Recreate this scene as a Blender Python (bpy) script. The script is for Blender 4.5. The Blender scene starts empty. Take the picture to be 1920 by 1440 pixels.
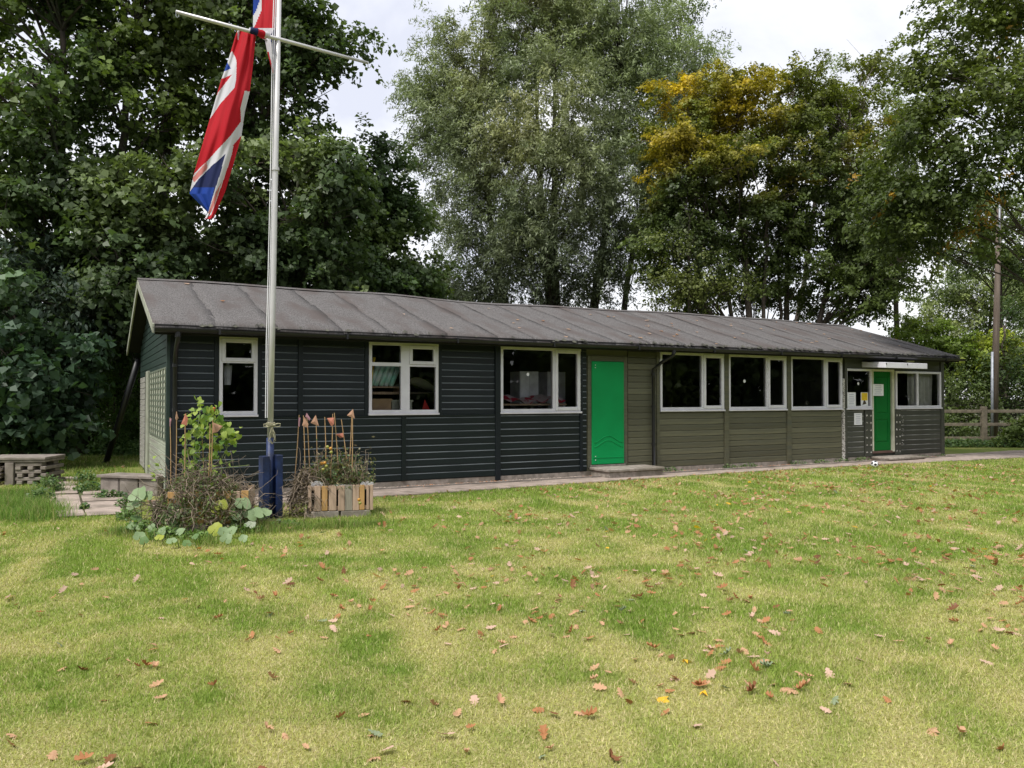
import bpy, bmesh, math, random
import numpy as np
from mathutils import Vector, Matrix

# ------------------------------------------------------------------ camera, sky, sun, exposure
sc = bpy.context.scene
COL = sc.collection
F, HOR, CZ = 1490.0, 746.0, 1.5            # focal length in photo pixels, horizon row, eye height
PITCH = math.atan((HOR - 720) / F)
cam = bpy.data.cameras.new('camera')
cam.sensor_fit = 'HORIZONTAL'; cam.sensor_width = 36.0; cam.lens = 36.0 * F / 1920
cam.clip_start = 0.05; cam.clip_end = 2000
camo = bpy.data.objects.new('camera', cam); COL.objects.link(camo)
camo.location = (0, 0, CZ); camo.rotation_euler = (math.pi / 2 + PITCH, 0, 0)
sc.camera = camo

SUN_EL, SUN_ROT = math.radians(58), math.radians(218)
world = bpy.data.worlds.new('World'); sc.world = world; world.use_nodes = True
wn, wl = world.node_tree.nodes, world.node_tree.links
wn.clear()
wout = wn.new('ShaderNodeOutputWorld'); wbg = wn.new('ShaderNodeBackground')
wbg.inputs['Strength'].default_value = 0.1
sky = wn.new('ShaderNodeTexSky'); sky.sky_type = 'NISHITA'; sky.sun_disc = False
sky.sun_elevation = SUN_EL; sky.sun_rotation = SUN_ROT
wtc = wn.new('ShaderNodeTexCoord')
wmap = wn.new('ShaderNodeMapping'); wmap.inputs['Scale'].default_value = (1.0, 1.0, 2.2)
wmap.inputs['Location'].default_value = (0.35, 0.2, 0.1)
n1 = wn.new('ShaderNodeTexNoise'); n1.inputs['Scale'].default_value = 2.6; n1.inputs['Detail'].default_value = 7
n1.inputs['Roughness'].default_value = 0.55; n1.inputs['Distortion'].default_value = 0.35
cr = wn.new('ShaderNodeValToRGB')
cr.color_ramp.elements[0].position = 0.36; cr.color_ramp.elements[0].color = (4.5, 4.65, 5.3, 1)
cr.color_ramp.elements[1].position = 0.60; cr.color_ramp.elements[1].color = (6.4, 6.4, 6.5, 1)
e = cr.color_ramp.elements.new(0.47); e.color = (5.5, 5.6, 6.0, 1)
mixs = wn.new('ShaderNodeMix'); mixs.data_type = 'RGBA'; mixs.inputs['Factor'].default_value = 0.93
wl.new(wtc.outputs['Generated'], wmap.inputs['Vector']); wl.new(wmap.outputs['Vector'], n1.inputs['Vector'])
wl.new(n1.outputs['Fac'], cr.inputs['Fac'])
wl.new(sky.outputs['Color'], mixs.inputs['A']); wl.new(cr.outputs['Color'], mixs.inputs['B'])
wl.new(mixs.outputs['Result'], wbg.inputs['Color']); wl.new(wbg.outputs['Background'], wout.inputs['Surface'])

sun = bpy.data.lights.new('sun', 'SUN'); sun.energy = 2.2; sun.angle = math.radians(12); sun.color = (1.0, 0.96, 0.90)
suno = bpy.data.objects.new('sun', sun); COL.objects.link(suno)
sdir = Vector((math.sin(SUN_ROT) * math.cos(SUN_EL), math.cos(SUN_ROT) * math.cos(SUN_EL), math.sin(SUN_EL)))
suno.rotation_euler = (-sdir).to_track_quat('-Z', 'Y').to_euler(); suno.location = (-10, -20, 30)

vs = sc.view_settings
vs.view_transform = 'Standard'; vs.look = 'None'; vs.gamma = 1.0; vs.use_curve_mapping = False
vs.exposure = 0.92
sc.render.engine = 'CYCLES'
sc.cycles.max_bounces = 6; sc.cycles.diffuse_bounces = 3; sc.cycles.glossy_bounces = 3
sc.cycles.transmission_bounces = 4; sc.cycles.transparent_max_bounces = 8
sc.cycles.sample_clamp_indirect = 6.0

# ------------------------------------------------------------------ helpers
rng = np.random.default_rng(7)
random.seed(7)

def ray(px, py):
    x, z = (px - 960) / F, -(py - 720) / F
    c, s = math.cos(PITCH), math.sin(PITCH)
    return Vector((x, c - z * s, s + z * c))
def ground(px, py, z=0.0):
    r = ray(px, py); t = (z - CZ) / r.z
    return Vector((0, 0, CZ)) + r * t
def at(px, py, Y):
    r = ray(px, py); return Vector((0, 0, CZ)) + r * (Y / r.y)

def tag(o, label, cat, group=None):
    o['label'] = label; o['category'] = cat
    if group: o['group'] = group
    return o
def thing(name, label, cat, loc=(0, 0, 0), rz=0.0, group=None):
    o = bpy.data.objects.new(name, None); COL.objects.link(o)
    o.location = loc; o.rotation_euler = (0, 0, rz); o.empty_display_size = 0.2
    return tag(o, label, cat, group)
def link(name, me, parent=None, loc=(0, 0, 0), rz=0.0):
    o = bpy.data.objects.new(name, me); COL.objects.link(o)
    o.location = loc; o.rotation_euler = (0, 0, rz)
    if parent: o.parent = parent
    return o

class MB:
    def __init__(s): s.v, s.f, s.mi = [], [], []
    def add(s, vs_, fs, m=0):
        b = len(s.v); s.v += [tuple(p) for p in vs_]
        s.f += [tuple(i + b for i in f) for f in fs]; s.mi += [m] * len(fs)
        return s
    def box(s, x0, x1, y0, y1, z0, z1, m=0):
        return s.add([(x0,y0,z0),(x1,y0,z0),(x1,y1,z0),(x0,y1,z0),(x0,y0,z1),(x1,y0,z1),(x1,y1,z1),(x0,y1,z1)],
                     [(0,3,2,1),(4,5,6,7),(0,1,5,4),(1,2,6,5),(2,3,7,6),(3,0,4,7)], m)
    def prism(s, prof, x0, x1, m=0):            # profile of (y, z) run along x
        k = len(prof)
        vs_ = [(x0, y, z) for y, z in prof] + [(x1, y, z) for y, z in prof]
        fs = [(i, (i + 1) % k, k + (i + 1) % k, k + i) for i in range(k)]
        fs += [tuple(range(k))[::-1], tuple(range(k, 2 * k))]
        return s.add(vs_, fs, m)
    def tube(s, pts, rad, n=6, m=0, cap=True):
        pts = [Vector(p) for p in pts]
        if not hasattr(rad, '__len__'): rad = [rad] * len(pts)
        vs_, fs = [], []
        ref = Vector((0.31, 0.17, 0.93))
        for i, p in enumerate(pts):
            d = (pts[min(i + 1, len(pts) - 1)] - pts[max(i - 1, 0)])
            d = d.normalized() if d.length > 1e-9 else Vector((0, 0, 1))
            a = d.cross(ref)
            if a.length < 0.05: a = d.cross(Vector((1, 0, 0)))
            a.normalize(); b = d.cross(a)
            for k in range(n):
                t = 2 * math.pi * k / n
                vs_.append(p + (a * math.cos(t) + b * math.sin(t)) * rad[i])
        for i in range(len(pts) - 1):
            for k in range(n):
                fs.append((i*n+k, i*n+(k+1)%n, (i+1)*n+(k+1)%n, (i+1)*n+k))
        if cap: fs += [tuple(range(n))[::-1], tuple(range((len(pts)-1)*n, len(pts)*n))]
        return s.add(vs_, fs, m)
    def mesh(s, name, mats, smooth=False):
        me = bpy.data.meshes.new(name); me.from_pydata(s.v, [], s.f)
        for m in (mats if isinstance(mats, (list, tuple)) else [mats]): me.materials.append(m)
        if any(s.mi): me.polygons.foreach_set('material_index', s.mi)
        if smooth: me.polygons.foreach_set('use_smooth', [True] * len(s.f))
        me.update(); return me
    def build(s, name, mats, parent=None, loc=(0, 0, 0), rz=0.0, smooth=False, bevel=0.0):
        me = s.mesh(name, mats, smooth)
        o = link(name, me, parent, loc, rz)
        if bevel:
            b = o.modifiers.new('bevel', 'BEVEL'); b.width = bevel; b.segments = 1; b.limit_method = 'ANGLE'
        return o
def B(x0, x1, y0, y1, z0, z1): return MB().box(x0, x1, y0, y1, z0, z1)

def np_mesh(name, V, Fc, mat, col=None, smooth=False):
    """V (n,3), Fc (m,k) equal-size faces; col (n,3) point colours"""
    me = bpy.data.meshes.new(name)
    n, (m, k) = len(V), Fc.shape
    me.vertices.add(n); me.vertices.foreach_set('co', np.ascontiguousarray(V, np.float32).ravel())
    me.loops.add(m * k); me.loops.foreach_set('vertex_index', np.ascontiguousarray(Fc, np.int32).ravel())
    me.polygons.add(m); me.polygons.foreach_set('loop_start', np.arange(0, m * k, k, dtype=np.int32))
    try: me.polygons.foreach_set('loop_total', np.full(m, k, np.int32))
    except Exception: pass
    if col is not None:
        a = me.color_attributes.new('Col', 'FLOAT_COLOR', 'POINT')
        c4 = np.ones((n, 4), np.float32); c4[:, :3] = col; a.data.foreach_set('color', c4.ravel())
    if smooth: me.polygons.foreach_set('use_smooth', np.ones(m, bool))
    me.materials.append(mat); me.update(); me.validate()
    return me

def lattice(ix, iy, seed):
    h = (ix.astype(np.int64) * 374761393 + iy.astype(np.int64) * 668265263 + seed * 974711) & 0x7fffffff
    h = ((h ^ (h >> 13)) * 1274126177) & 0x7fffffff
    return ((h ^ (h >> 16)) & 0xffff) / 65535.0
def vnoise(x, y, seed=0):
    x0, y0 = np.floor(x), np.floor(y); fx, fy = x - x0, y - y0
    fx = fx * fx * (3 - 2 * fx); fy = fy * fy * (3 - 2 * fy)
    a = lattice(x0, y0, seed); b = lattice(x0 + 1, y0, seed); c = lattice(x0, y0 + 1, seed); d = lattice(x0 + 1, y0 + 1, seed)
    return (a * (1 - fx) + b * fx) * (1 - fy) + (c * (1 - fx) + d * fx) * fy
def fbm(x, y, seed=0, o=4):
    s = 0; a = 0.5; t = 0
    for i in range(o):
        s = s + a * vnoise(x * 2**i, y * 2**i, seed + i); t += a; a *= 0.5
    return s / t

# ------------------------------------------------------------------ materials
def new_mat(name):
    m = bpy.data.materials.new(name); m.use_nodes = True
    nt = m.node_tree; p = nt.nodes['Principled BSDF']
    return m, nt, p
def pm(name, c1, c2=None, rough=0.6, scale=6.0, bump=0.0, bscale=60.0, spec=0.4, metal=0.0, detail=5, stretch=(1,1,1),
       c3=None, s3=1.2, lo=0.35, hi=0.65, coord='Object'):
    m, nt, p = new_mat(name); N, L = nt.nodes, nt.links
    tc = N.new('ShaderNodeTexCoord'); mp = N.new('ShaderNodeMapping'); mp.inputs['Scale'].default_value = stretch
    L.new(tc.outputs[coord], mp.inputs['Vector'])
    p.inputs['Roughness'].default_value = rough; p.inputs['Specular IOR Level'].default_value = spec
    p.inputs['Metallic'].default_value = metal
    if c2 is None: c2 = tuple(c * 0.75 for c in c1)
    nz = N.new('ShaderNodeTexNoise'); nz.inputs['Scale'].default_value = scale; nz.inputs['Detail'].default_value = detail
    L.new(mp.outputs['Vector'], nz.inputs['Vector'])
    r = N.new('ShaderNodeValToRGB'); r.color_ramp.elements[0].position = lo; r.color_ramp.elements[1].position = hi
    r.color_ramp.elements[0].color = (*c2, 1); r.color_ramp.elements[1].color = (*c1, 1)
    L.new(nz.outputs['Fac'], r.inputs['Fac']); out = r.outputs['Color']
    if c3 is not None:
        n3 = N.new('ShaderNodeTexNoise'); n3.inputs['Scale'].default_value = s3; n3.inputs['Detail'].default_value = 4
        L.new(mp.outputs['Vector'], n3.inputs['Vector'])
        r3 = N.new('ShaderNodeValToRGB'); r3.color_ramp.elements[0].position = 0.48; r3.color_ramp.elements[1].position = 0.66
        L.new(n3.outputs['Fac'], r3.inputs['Fac'])
        mx = N.new('ShaderNodeMix'); mx.data_type = 'RGBA'; mx.inputs['B'].default_value = (*c3, 1)
        L.new(r3.outputs['Color'], mx.inputs['Factor']); L.new(out, mx.inputs['A']); out = mx.outputs['Result']
    L.new(out, p.inputs['Base Color'])
    if bump:
        nb = N.new('ShaderNodeTexNoise'); nb.inputs['Scale'].default_value = bscale; nb.inputs['Detail'].default_value = 3
        L.new(mp.outputs['Vector'], nb.inputs['Vector'])
        bp = N.new('ShaderNodeBump'); bp.inputs['Strength'].default_value = bump; bp.inputs['Distance'].default_value = 0.01
        L.new(nb.outputs['Fac'], bp.inputs['Height']); L.new(bp.outputs['Normal'], p.inputs['Normal'])
    return m
def leaf_mat(name, trans=0.35, rough=0.5, spec=0.35, attr='Col', col=None, tint=(1.15, 1.25, 0.6)):
    m, nt, p = new_mat(name); N, L = nt.nodes, nt.links
    p.inputs['Roughness'].default_value = rough; p.inputs['Specular IOR Level'].default_value = spec
    out = N['Material Output']; tr = N.new('ShaderNodeBsdfTranslucent'); mx = N.new('ShaderNodeMixShader')
    mx.inputs[0].default_value = trans
    if col is None:
        a = N.new('ShaderNodeAttribute'); a.attribute_name = attr; src = a.outputs['Color']
    else:
        a = N.new('ShaderNodeRGB'); a.outputs[0].default_value = (*col, 1); src = a.outputs[0]
    ml = N.new('ShaderNodeMix'); ml.data_type = 'RGBA'; ml.blend_type = 'MULTIPLY'; ml.inputs['Factor'].default_value = 1
    ml.inputs['B'].default_value = (*tint, 1)
    L.new(src, p.inputs['Base Color']); L.new(src, ml.inputs['A']); L.new(ml.outputs['Result'], tr.inputs['Color'])
    L.new(p.outputs[0], mx.inputs[1]); L.new(tr.outputs[0], mx.inputs[2]); L.new(mx.outputs[0], out.inputs['Surface'])
    return m

M = {}
M['navy'] = pm('dark_blue_green_paint', (0.0075, 0.0125, 0.0165), (0.005, 0.009, 0.012), rough=0.5, scale=3, bump=0.12, bscale=30, stretch=(0.3, 1, 6), spec=0.3)
M['navy2'] = pm('dark_green_paint', (0.0062, 0.0125, 0.0125), (0.004, 0.009, 0.009), rough=0.5, scale=3, bump=0.12, bscale=30, stretch=(0.3, 1, 6), spec=0.3)
M['olive'] = pm('olive_paint', (0.112, 0.109, 0.066), (0.080, 0.078, 0.048), rough=0.6, scale=4, bump=0.2, bscale=30, stretch=(0.3, 1, 6), c3=(0.075, 0.078, 0.055), s3=1.5)
M['olive2'] = pm('shade_darkened_olive', (0.060, 0.062, 0.048), (0.042, 0.045, 0.036), rough=0.55, scale=4, bump=0.2, bscale=30, stretch=(0.3, 1, 6))  # same olive, darkened to paint in the oak's shade
M['worn'] = pm('board_edge_highlight', (0.210, 0.238, 0.250), (0.045, 0.055, 0.060), rough=0.4, scale=2.5, spec=0.5, lo=0.25, hi=0.6, stretch=(0.6, 1, 4))  # sky highlight along the board tops, painted as a paler colour
M['edge_glint_o'] = pm('olive_edge_highlight', (0.165, 0.160, 0.110), (0.09, 0.09, 0.06), rough=0.5, scale=3)
M['edge_glint_r'] = pm('grey_edge_highlight', (0.34, 0.34, 0.31), (0.06, 0.06, 0.05), rough=0.5, scale=3)
M['white'] = pm('white_pvc', (0.71, 0.695, 0.755), (0.63, 0.615, 0.665), rough=0.35, scale=4, spec=0.5)
M['cream'] = pm('weathered_white_wood', (0.58, 0.57, 0.47), (0.46, 0.45, 0.34), rough=0.55, scale=5)
M['flake'] = pm('flaking_paint', (0.55, 0.53, 0.50), (0.10, 0.09, 0.07), rough=0.8, scale=30, bump=0.3, lo=0.42, hi=0.52)
M['felt'] = pm('roofing_felt', (0.172, 0.163, 0.161), (0.068, 0.064, 0.063), rough=0.95, scale=55, bump=0.5, bscale=220, spec=0.15,
               c3=(0.098, 0.084, 0.080), s3=2.0, lo=0.3, hi=0.7, stretch=(1, 0.35, 0.35), detail=8)
M['felt_edge'] = pm('felt_edge_moss', (0.10, 0.10, 0.075), (0.035, 0.033, 0.030), rough=0.95, scale=9, bump=0.4)
M['black'] = pm('black_plastic', (0.012, 0.012, 0.014), (0.008, 0.008, 0.009), rough=0.4, scale=8, spec=0.5)
M['soffit'] = pm('dark_timber', (0.012, 0.011, 0.011), rough=0.8)
M['green'] = pm('bright_green_panel', (0.002, 0.285, 0.078), (0.002, 0.245, 0.066), rough=0.45, scale=1.6, spec=0.2)
M['dgreen'] = pm('green_door_paint', (0.003, 0.140, 0.024), (0.002, 0.115, 0.020), rough=0.45, scale=2, spec=0.2)
M['concrete'] = pm('concrete', (0.34, 0.30, 0.26), (0.20, 0.175, 0.15), rough=0.9, scale=14, bump=0.4, bscale=90, c3=(0.17, 0.15, 0.12), s3=2.5)
M['slab'] = pm('paving_concrete', (0.40, 0.325, 0.275), (0.29, 0.235, 0.20), rough=0.9, scale=10, bump=0.3, bscale=80, c3=(0.20, 0.165, 0.135), s3=2.0)
M['oldwood'] = pm('weathered_grey_wood', (0.27, 0.235, 0.205), (0.17, 0.145, 0.125), rough=0.85, scale=6, stretch=(1, 1, 1), bump=0.4, bscale=50)
M['pallet_a'] = pm('pallet_wood_pinkish', (0.50, 0.36, 0.265), (0.36, 0.255, 0.185), rough=0.85, scale=9, stretch=(5, 5, 0.6), bump=0.3)
M['pallet_b'] = pm('pallet_wood_ochre', (0.52, 0.31, 0.12), (0.40, 0.235, 0.09), rough=0.8, scale=9, stretch=(5, 5, 0.6), bump=0.3)
M['pallet_c'] = pm('pallet_wood_grey', (0.31, 0.28, 0.225), (0.22, 0.195, 0.155), rough=0.85, scale=9, stretch=(5, 5, 0.6), bump=0.3)
M['blue'] = pm('dark_blue_paint', (0.016, 0.034, 0.115), (0.010, 0.022, 0.075), rough=0.5, scale=7, bump=0.2, c3=(0.006, 0.008, 0.018), s3=3)
M['alu'] = pm('pole_metal', (0.62, 0.61, 0.60), (0.54, 0.53, 0.52), rough=0.38, scale=3, spec=0.5, metal=0.35)
M['rope'] = pm('rope', (0.42, 0.40, 0.27), (0.25, 0.23, 0.15), rough=0.9, scale=60, bump=0.4, bscale=200)
M['cane'] = pm('cane', (0.46, 0.30, 0.15), (0.34, 0.21, 0.10), rough=0.6, scale=12)
M['bark'] = pm('bark', (0.085, 0.066, 0.052), (0.040, 0.032, 0.026), rough=0.95, scale=6, stretch=(3, 3, 0.5), bump=0.8, bscale=18, c3=(0.045, 0.055, 0.030), s3=1.0)
M['bark_pale'] = pm('bark_pale', (0.15, 0.12, 0.10), (0.08, 0.065, 0.055), rough=0.95, scale=6, stretch=(3, 3, 0.5), bump=0.6, bscale=18)
M['tele'] = pm('creosoted_pole', (0.165, 0.130, 0.105), (0.105, 0.080, 0.064), rough=0.85, scale=5, stretch=(6, 6, 0.3), bump=0.4)
M['galv'] = pm('galvanised_steel', (0.34, 0.36, 0.40), (0.25, 0.27, 0.30), rough=0.5, scale=10, metal=0.4)
M['railwood'] = pm('fence_wood', (0.22, 0.185, 0.135), (0.13, 0.11, 0.08), rough=0.9, scale=8, bump=0.4, bscale=40)
M['paper'] = pm('paper', (0.78, 0.78, 0.80), (0.72, 0.72, 0.75), rough=0.7, scale=5)
M['ink'] = pm('print_ink', (0.20, 0.22, 0.38), rough=0.7)
M['yellow'] = pm('yellow_print', (0.75, 0.52, 0.02), (0.60, 0.40, 0.02), rough=0.6, scale=20)
M['interior'] = pm('interior_board', (0.12, 0.11, 0.10), (0.08, 0.075, 0.07), rough=0.8, scale=3)
M['ifloor'] = pm('interior_floor', (0.10, 0.09, 0.08), rough=0.7)
M['dead'] = pm('dead_stem', (0.27, 0.215, 0.160), (0.13, 0.10, 0.075), rough=0.95, scale=7)
M['stem'] = pm('green_stem', (0.22, 0.28, 0.10), (0.15, 0.20, 0.07), rough=0.7, scale=7)
M['plastic'] = None
M['leafc'] = leaf_mat('leaf_colour')
M['leafw'] = leaf_mat('leaf_willow', trans=0.3, rough=0.45, tint=(1.1, 1.15, 0.7))
M['grass'] = leaf_mat('grass_blade', trans=0.35, rough=0.6, spec=0.2, tint=(1.1, 1.15, 0.7))

def glass_mat():
    m = bpy.data.materials.new('window_glass'); m.use_nodes = True
    nt = m.node_tree; N, L = nt.nodes, nt.links; N.clear()
    o = N.new('ShaderNodeOutputMaterial'); t = N.new('ShaderNodeBsdfTransparent'); g = N.new('ShaderNodeBsdfGlossy')
    t.inputs['Color'].default_value = (0.93, 0.94, 0.94, 1); g.inputs['Roughness'].default_value = 0.0
    fr = N.new('ShaderNodeFresnel'); fr.inputs['IOR'].default_value = 1.72
    tc = N.new('ShaderNodeTexCoord'); nz = N.new('ShaderNodeTexNoise'); nz.inputs['Scale'].default_value = 1.3
    bp = N.new('ShaderNodeBump'); bp.inputs['Strength'].default_value = 0.04; bp.inputs['Distance'].default_value = 0.05
    L.new(tc.outputs['Object'], nz.inputs['Vector']); L.new(nz.outputs['Fac'], bp.inputs['Height']); L.new(bp.outputs['Normal'], g.inputs['Normal'])
    mx = N.new('ShaderNodeMixShader'); L.new(fr.outputs[0], mx.inputs[0]); L.new(t.outputs[0], mx.inputs[1]); L.new(g.outputs[0], mx.inputs[2])
    L.new(mx.outputs[0], o.inputs['Surface']); return m
M['glass'] = glass_mat()
def film_mat():
    m = bpy.data.materials.new('clear_plastic_liner'); m.use_nodes = True
    nt = m.node_tree; N, L = nt.nodes, nt.links; N.clear()
    o = N.new('ShaderNodeOutputMaterial'); t = N.new('ShaderNodeBsdfTransparent'); p = N.new('ShaderNodeBsdfPrincipled')
    p.inputs['Base Color'].default_value = (0.7, 0.7, 0.72, 1); p.inputs['Roughness'].default_value = 0.25
    mx = N.new('ShaderNodeMixShader'); mx.inputs[0].default_value = 0.3
    L.new(t.outputs[0], mx.inputs[1]); L.new(p.outputs[0], mx.inputs[2]); L.new(mx.outputs[0], o.inputs['Surface']); return m
M['plastic'] = film_mat()

# ------------------------------------------------------------------ hut frame of reference
r_ = ray(3700, HOR); U = Vector((r_.x, r_.y, 0)).normalized(); NN = Vector((-U.y, U.x, 0))
PB = ground(760, 906, 0.06); PB.z = 0
def wall_xz(px, py, off=0.0):
    r = ray(px, py); t = (NN.dot(PB) - off) / NN.dot(r); p = Vector((0, 0, CZ)) + r * t
    return U.dot(p), p.z
X0 = wall_xz(318, 800)[0]
P0 = U * X0 + NN * NN.dot(PB); P0.z = 0
ANG = math.atan2(U.y, U.x)
def hw(x, y, z=0.0): return P0 + U * x + NN * y + Vector((0, 0, z))     # hut local -> world
def loc2(px_, py_):                                                      # world xy arrays -> hut local
    dx, dy = px_ - P0.x, py_ - P0.y
    return dx * U.x + dy * U.y, dx * NN.x + dy * NN.y
LEN, DEP = 18.33, 6.2
RIDGE, EAVE, OV = 3.64, 2.57, 0.40
PATH_A = -0.42                            # gravel edge (hut local y)
def path_b(x): return np.interp(x, [-0.3, 3, 7, 10, 14, 17, 19, 26], [-1.35, -1.22, -1.0, -0.86, -0.94, -1.2, -1.35, -1.7])   # lawn edge

# ------------------------------------------------------------------ ground, lawn
def struct(o): o['kind'] = 'structure'; return o
M['earth'] = pm('earth_and_grass', (0.085, 0.10, 0.035), (0.05, 0.055, 0.025), rough=1.0, scale=0.8, bump=0.3, bscale=20, c3=(0.06, 0.045, 0.03), s3=0.3)
struct(MB().add([(-700, -700, -0.02), (700, -700, -0.02), (700, 900, -0.02), (-700, 900, -0.02)], [(0, 1, 2, 3)]).build('ground', M['earth']))

def dryness(x, y):
    d = 0.38 * fbm(x * 0.55, y * 0.55, 11, 3) + 0.62 * fbm(x * 2.3 + 5, y * 2.3, 31, 3)
    # bands left by the mower, running away to the right
    s = (x + 0.27 * y + 0.012 * y * y + 0.7 * fbm(x * 0.35, y * 0.35, 77, 2)) / 1.05
    st = np.abs(s - np.floor(s) - 0.5) * 2
    mk = np.clip((fbm(x * 0.7 + 9, y * 0.22, 57, 2) - 0.42) * 5, 0, 1)
    d = d + 0.36 * np.clip(1 - st / 0.5, 0, 1) * mk - 0.08 * mk
    d = d + 0.10 * np.clip((6.5 - y) / 4, -0.6, 1)
    d = d + 0.22 * (fbm(x * 7, y * 7, 3, 2) - 0.5)
    return np.clip((d - 0.355) / 0.36, 0, 1)
def lawn_col(x, y):
    d = dryness(x, y)[:, None]; t = fbm(x * 1.3 + 20, y * 1.3, 5, 3)[:, None]
    g = np.array([[0.145, 0.222, 0.042]]) * (1 - t) + np.array([[0.235, 0.300, 0.068]]) * t
    dr = np.array([[0.46, 0.415, 0.175]]) * (1 - 0.35 * t) + np.array([[0.33, 0.34, 0.12]]) * 0.35 * t
    return g * (1 - 0.72 * d) + dr * 0.72 * d
PAVE = [ground(95, 962), ground(245, 968), ground(270, 930), ground(200, 925), ground(150, 896), ground(105, 897)]
def in_poly(x, y, poly):
    c = np.zeros(len(x), bool); n = len(poly)
    for i in range(n):
        a, b = poly[i], poly[(i + 1) % n]
        k = ((a[1] > y) != (b[1] > y)) & (x < (b[0] - a[0]) * (y - a[1]) / (b[1] - a[1] + 1e-12) + a[0])
        c ^= k
    return c
def lawn_ok(x, y):
    lx, ly = loc2(x, y)
    ok = ~((lx > -0.3) & (lx < LEN + 6) & (ly > path_b(lx) + 0.03 * np.sin(lx * 5) + 0.05 * (fbm(lx * 3, lx * 0 + 2, 6, 2) - 0.5)))
    ok &= ~((lx <= -0.3) & (ly > 14))
    ok &= ~in_poly(x, y, PAVE)
    return ok
gx, gy = np.meshgrid(np.arange(-14, 24.01, 0.2), np.arange(0, 26.01, 0.2), indexing='ij')
nx_, ny_ = gx.shape
xs, ys = gx.ravel(), gy.ravel()
ids = np.arange(nx_ * ny_).reshape(nx_, ny_)
Fq = np.stack([ids[:-1, :-1], ids[1:, :-1], ids[1:, 1:], ids[:-1, 1:]], -1).reshape(-1, 4)
def soil_mat():
    m, nt, p = new_mat('lawn_thatch'); N, L = nt.nodes, nt.links
    a = N.new('ShaderNodeAttribute'); a.attribute_name = 'Col'
    nz = N.new('ShaderNodeTexNoise'); nz.inputs['Scale'].default_value = 60; nz.inputs['Detail'].default_value = 4
    tc = N.new('ShaderNodeTexCoord'); L.new(tc.outputs['Object'], nz.inputs['Vector'])
    r = N.new('ShaderNodeValToRGB'); r.color_ramp.elements[0].position = 0.3; r.color_ramp.elements[1].position = 0.7
    r.color_ramp.elements[0].color = (0.45, 0.42, 0.38, 1); r.color_ramp.elements[1].color = (1, 1, 1, 1)
    L.new(nz.outputs['Fac'], r.inputs['Fac'])
    ml = N.new('ShaderNodeMix'); ml.data_type = 'RGBA'; ml.blend_type = 'MULTIPLY'; ml.inputs['Factor'].default_value = 1
    L.new(a.outputs['Color'], ml.inputs['A']); L.new(r.outputs['Color'], ml.inputs['B']); L.new(ml.outputs['Result'], p.inputs['Base Color'])
    p.inputs['Roughness'].default_value = 1.0; p.inputs['Specular IOR Level'].default_value = 0.1
    return m
struct(link('lawn', np_mesh('lawn', np.stack([xs, ys, np.zeros_like(xs)], 1), Fq, soil_mat(), lawn_col(xs, ys) * 0.98)))

def blades(x, y, z, h, w, lean, col, rg, seg=1):
    n = len(x); th = rg.uniform(0, 2 * math.pi, n); ph = rg.uniform(0, 2 * math.pi, n)
    ax = np.stack([np.cos(th), np.sin(th), np.zeros(n)], 1) * (w / 2)[:, None]
    base = np.stack([x, y, z], 1)
    ld = np.stack([np.cos(ph), np.sin(ph), np.zeros(n)], 1) * (h * lean)[:, None]
    up = np.zeros((n, 3)); up[:, 2] = h * np.sqrt(np.clip(1 - lean**2, 0.05, 1))
    if seg == 1:
        V = np.stack([base - ax, base + ax, base + ld + up], 1).reshape(-1, 3)
        Fc = np.arange(3 * n).reshape(n, 3); C = np.repeat(col, 3, 0)
        return V, Fc, C
    mid = base + ld * 0.3 + up * 0.6
    V = np.stack([base - ax, base + ax, mid + ax * 0.7, mid - ax * 0.7, base + ld + up], 1).reshape(-1, 3)
    i = np.arange(n)[:, None] * 5
    Fc = np.concatenate([i + [[0, 1, 2]], i + [[0, 2, 3]], i + [[3, 2, 4]]], 0)
    return V, Fc, np.repeat(col, 5, 0)

def make_lawn_grass():
    rg = np.random.default_rng(3)
    D0, Yn = 15000.0, 4.3
    yy = np.linspace(2.5, 21, 400)
    dens = D0 * np.minimum(1, (Yn / yy) ** 2) * (1.5 * yy + 1.6)
    cdf = np.cumsum(dens); tot = cdf[-1] * (yy[1] - yy[0]); cdf /= cdf[-1]
    n = int(tot)
    y = np.interp(rg.uniform(0, 1, n), cdf, yy); x = rg.uniform(-1, 1, n) * (0.75 * y + 0.8)
    k = lawn_ok(x, y); x, y = x[k], y[k]; n = len(x)
    d = dryness(x, y)
    col = lawn_col(x, y) * 1.25
    straw = rg.uniform(0, 1, n) < 0.10 + 0.45 * d
    col = np.where(straw[:, None], np.array([[0.60, 0.53, 0.29]]) * rg.uniform(0.7, 1.2, (n, 1)), col * rg.uniform(0.65, 1.35, (n, 1)) * np.array([[1, 1.02, 0.9]]))
    lush = fbm(x * 0.9 + 3, y * 0.9, 91, 3)
    h = (0.018 + 0.0019 * y) * rg.uniform(0.5, 1.4, n) * (0.75 + 0.6 * lush) * (1 - 0.25 * d)
    w = (0.0024 + 0.00085 * y) * rg.uniform(0.7, 1.2, n)
    lean = np.clip(rg.uniform(0.1, 0.95, n) + 0.2 * d, 0, 0.97)
    V, Fc, C = blades(x, y, np.zeros(n), h, w, lean, col, rg)
    o = link('grass', np_mesh('grass', V, Fc, M['grass'], C)); o['kind'] = 'stuff'
    o['label'] = 'short mown lawn grass with dry straw patches'
    o['category'] = 'grass'
make_lawn_grass()

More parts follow.
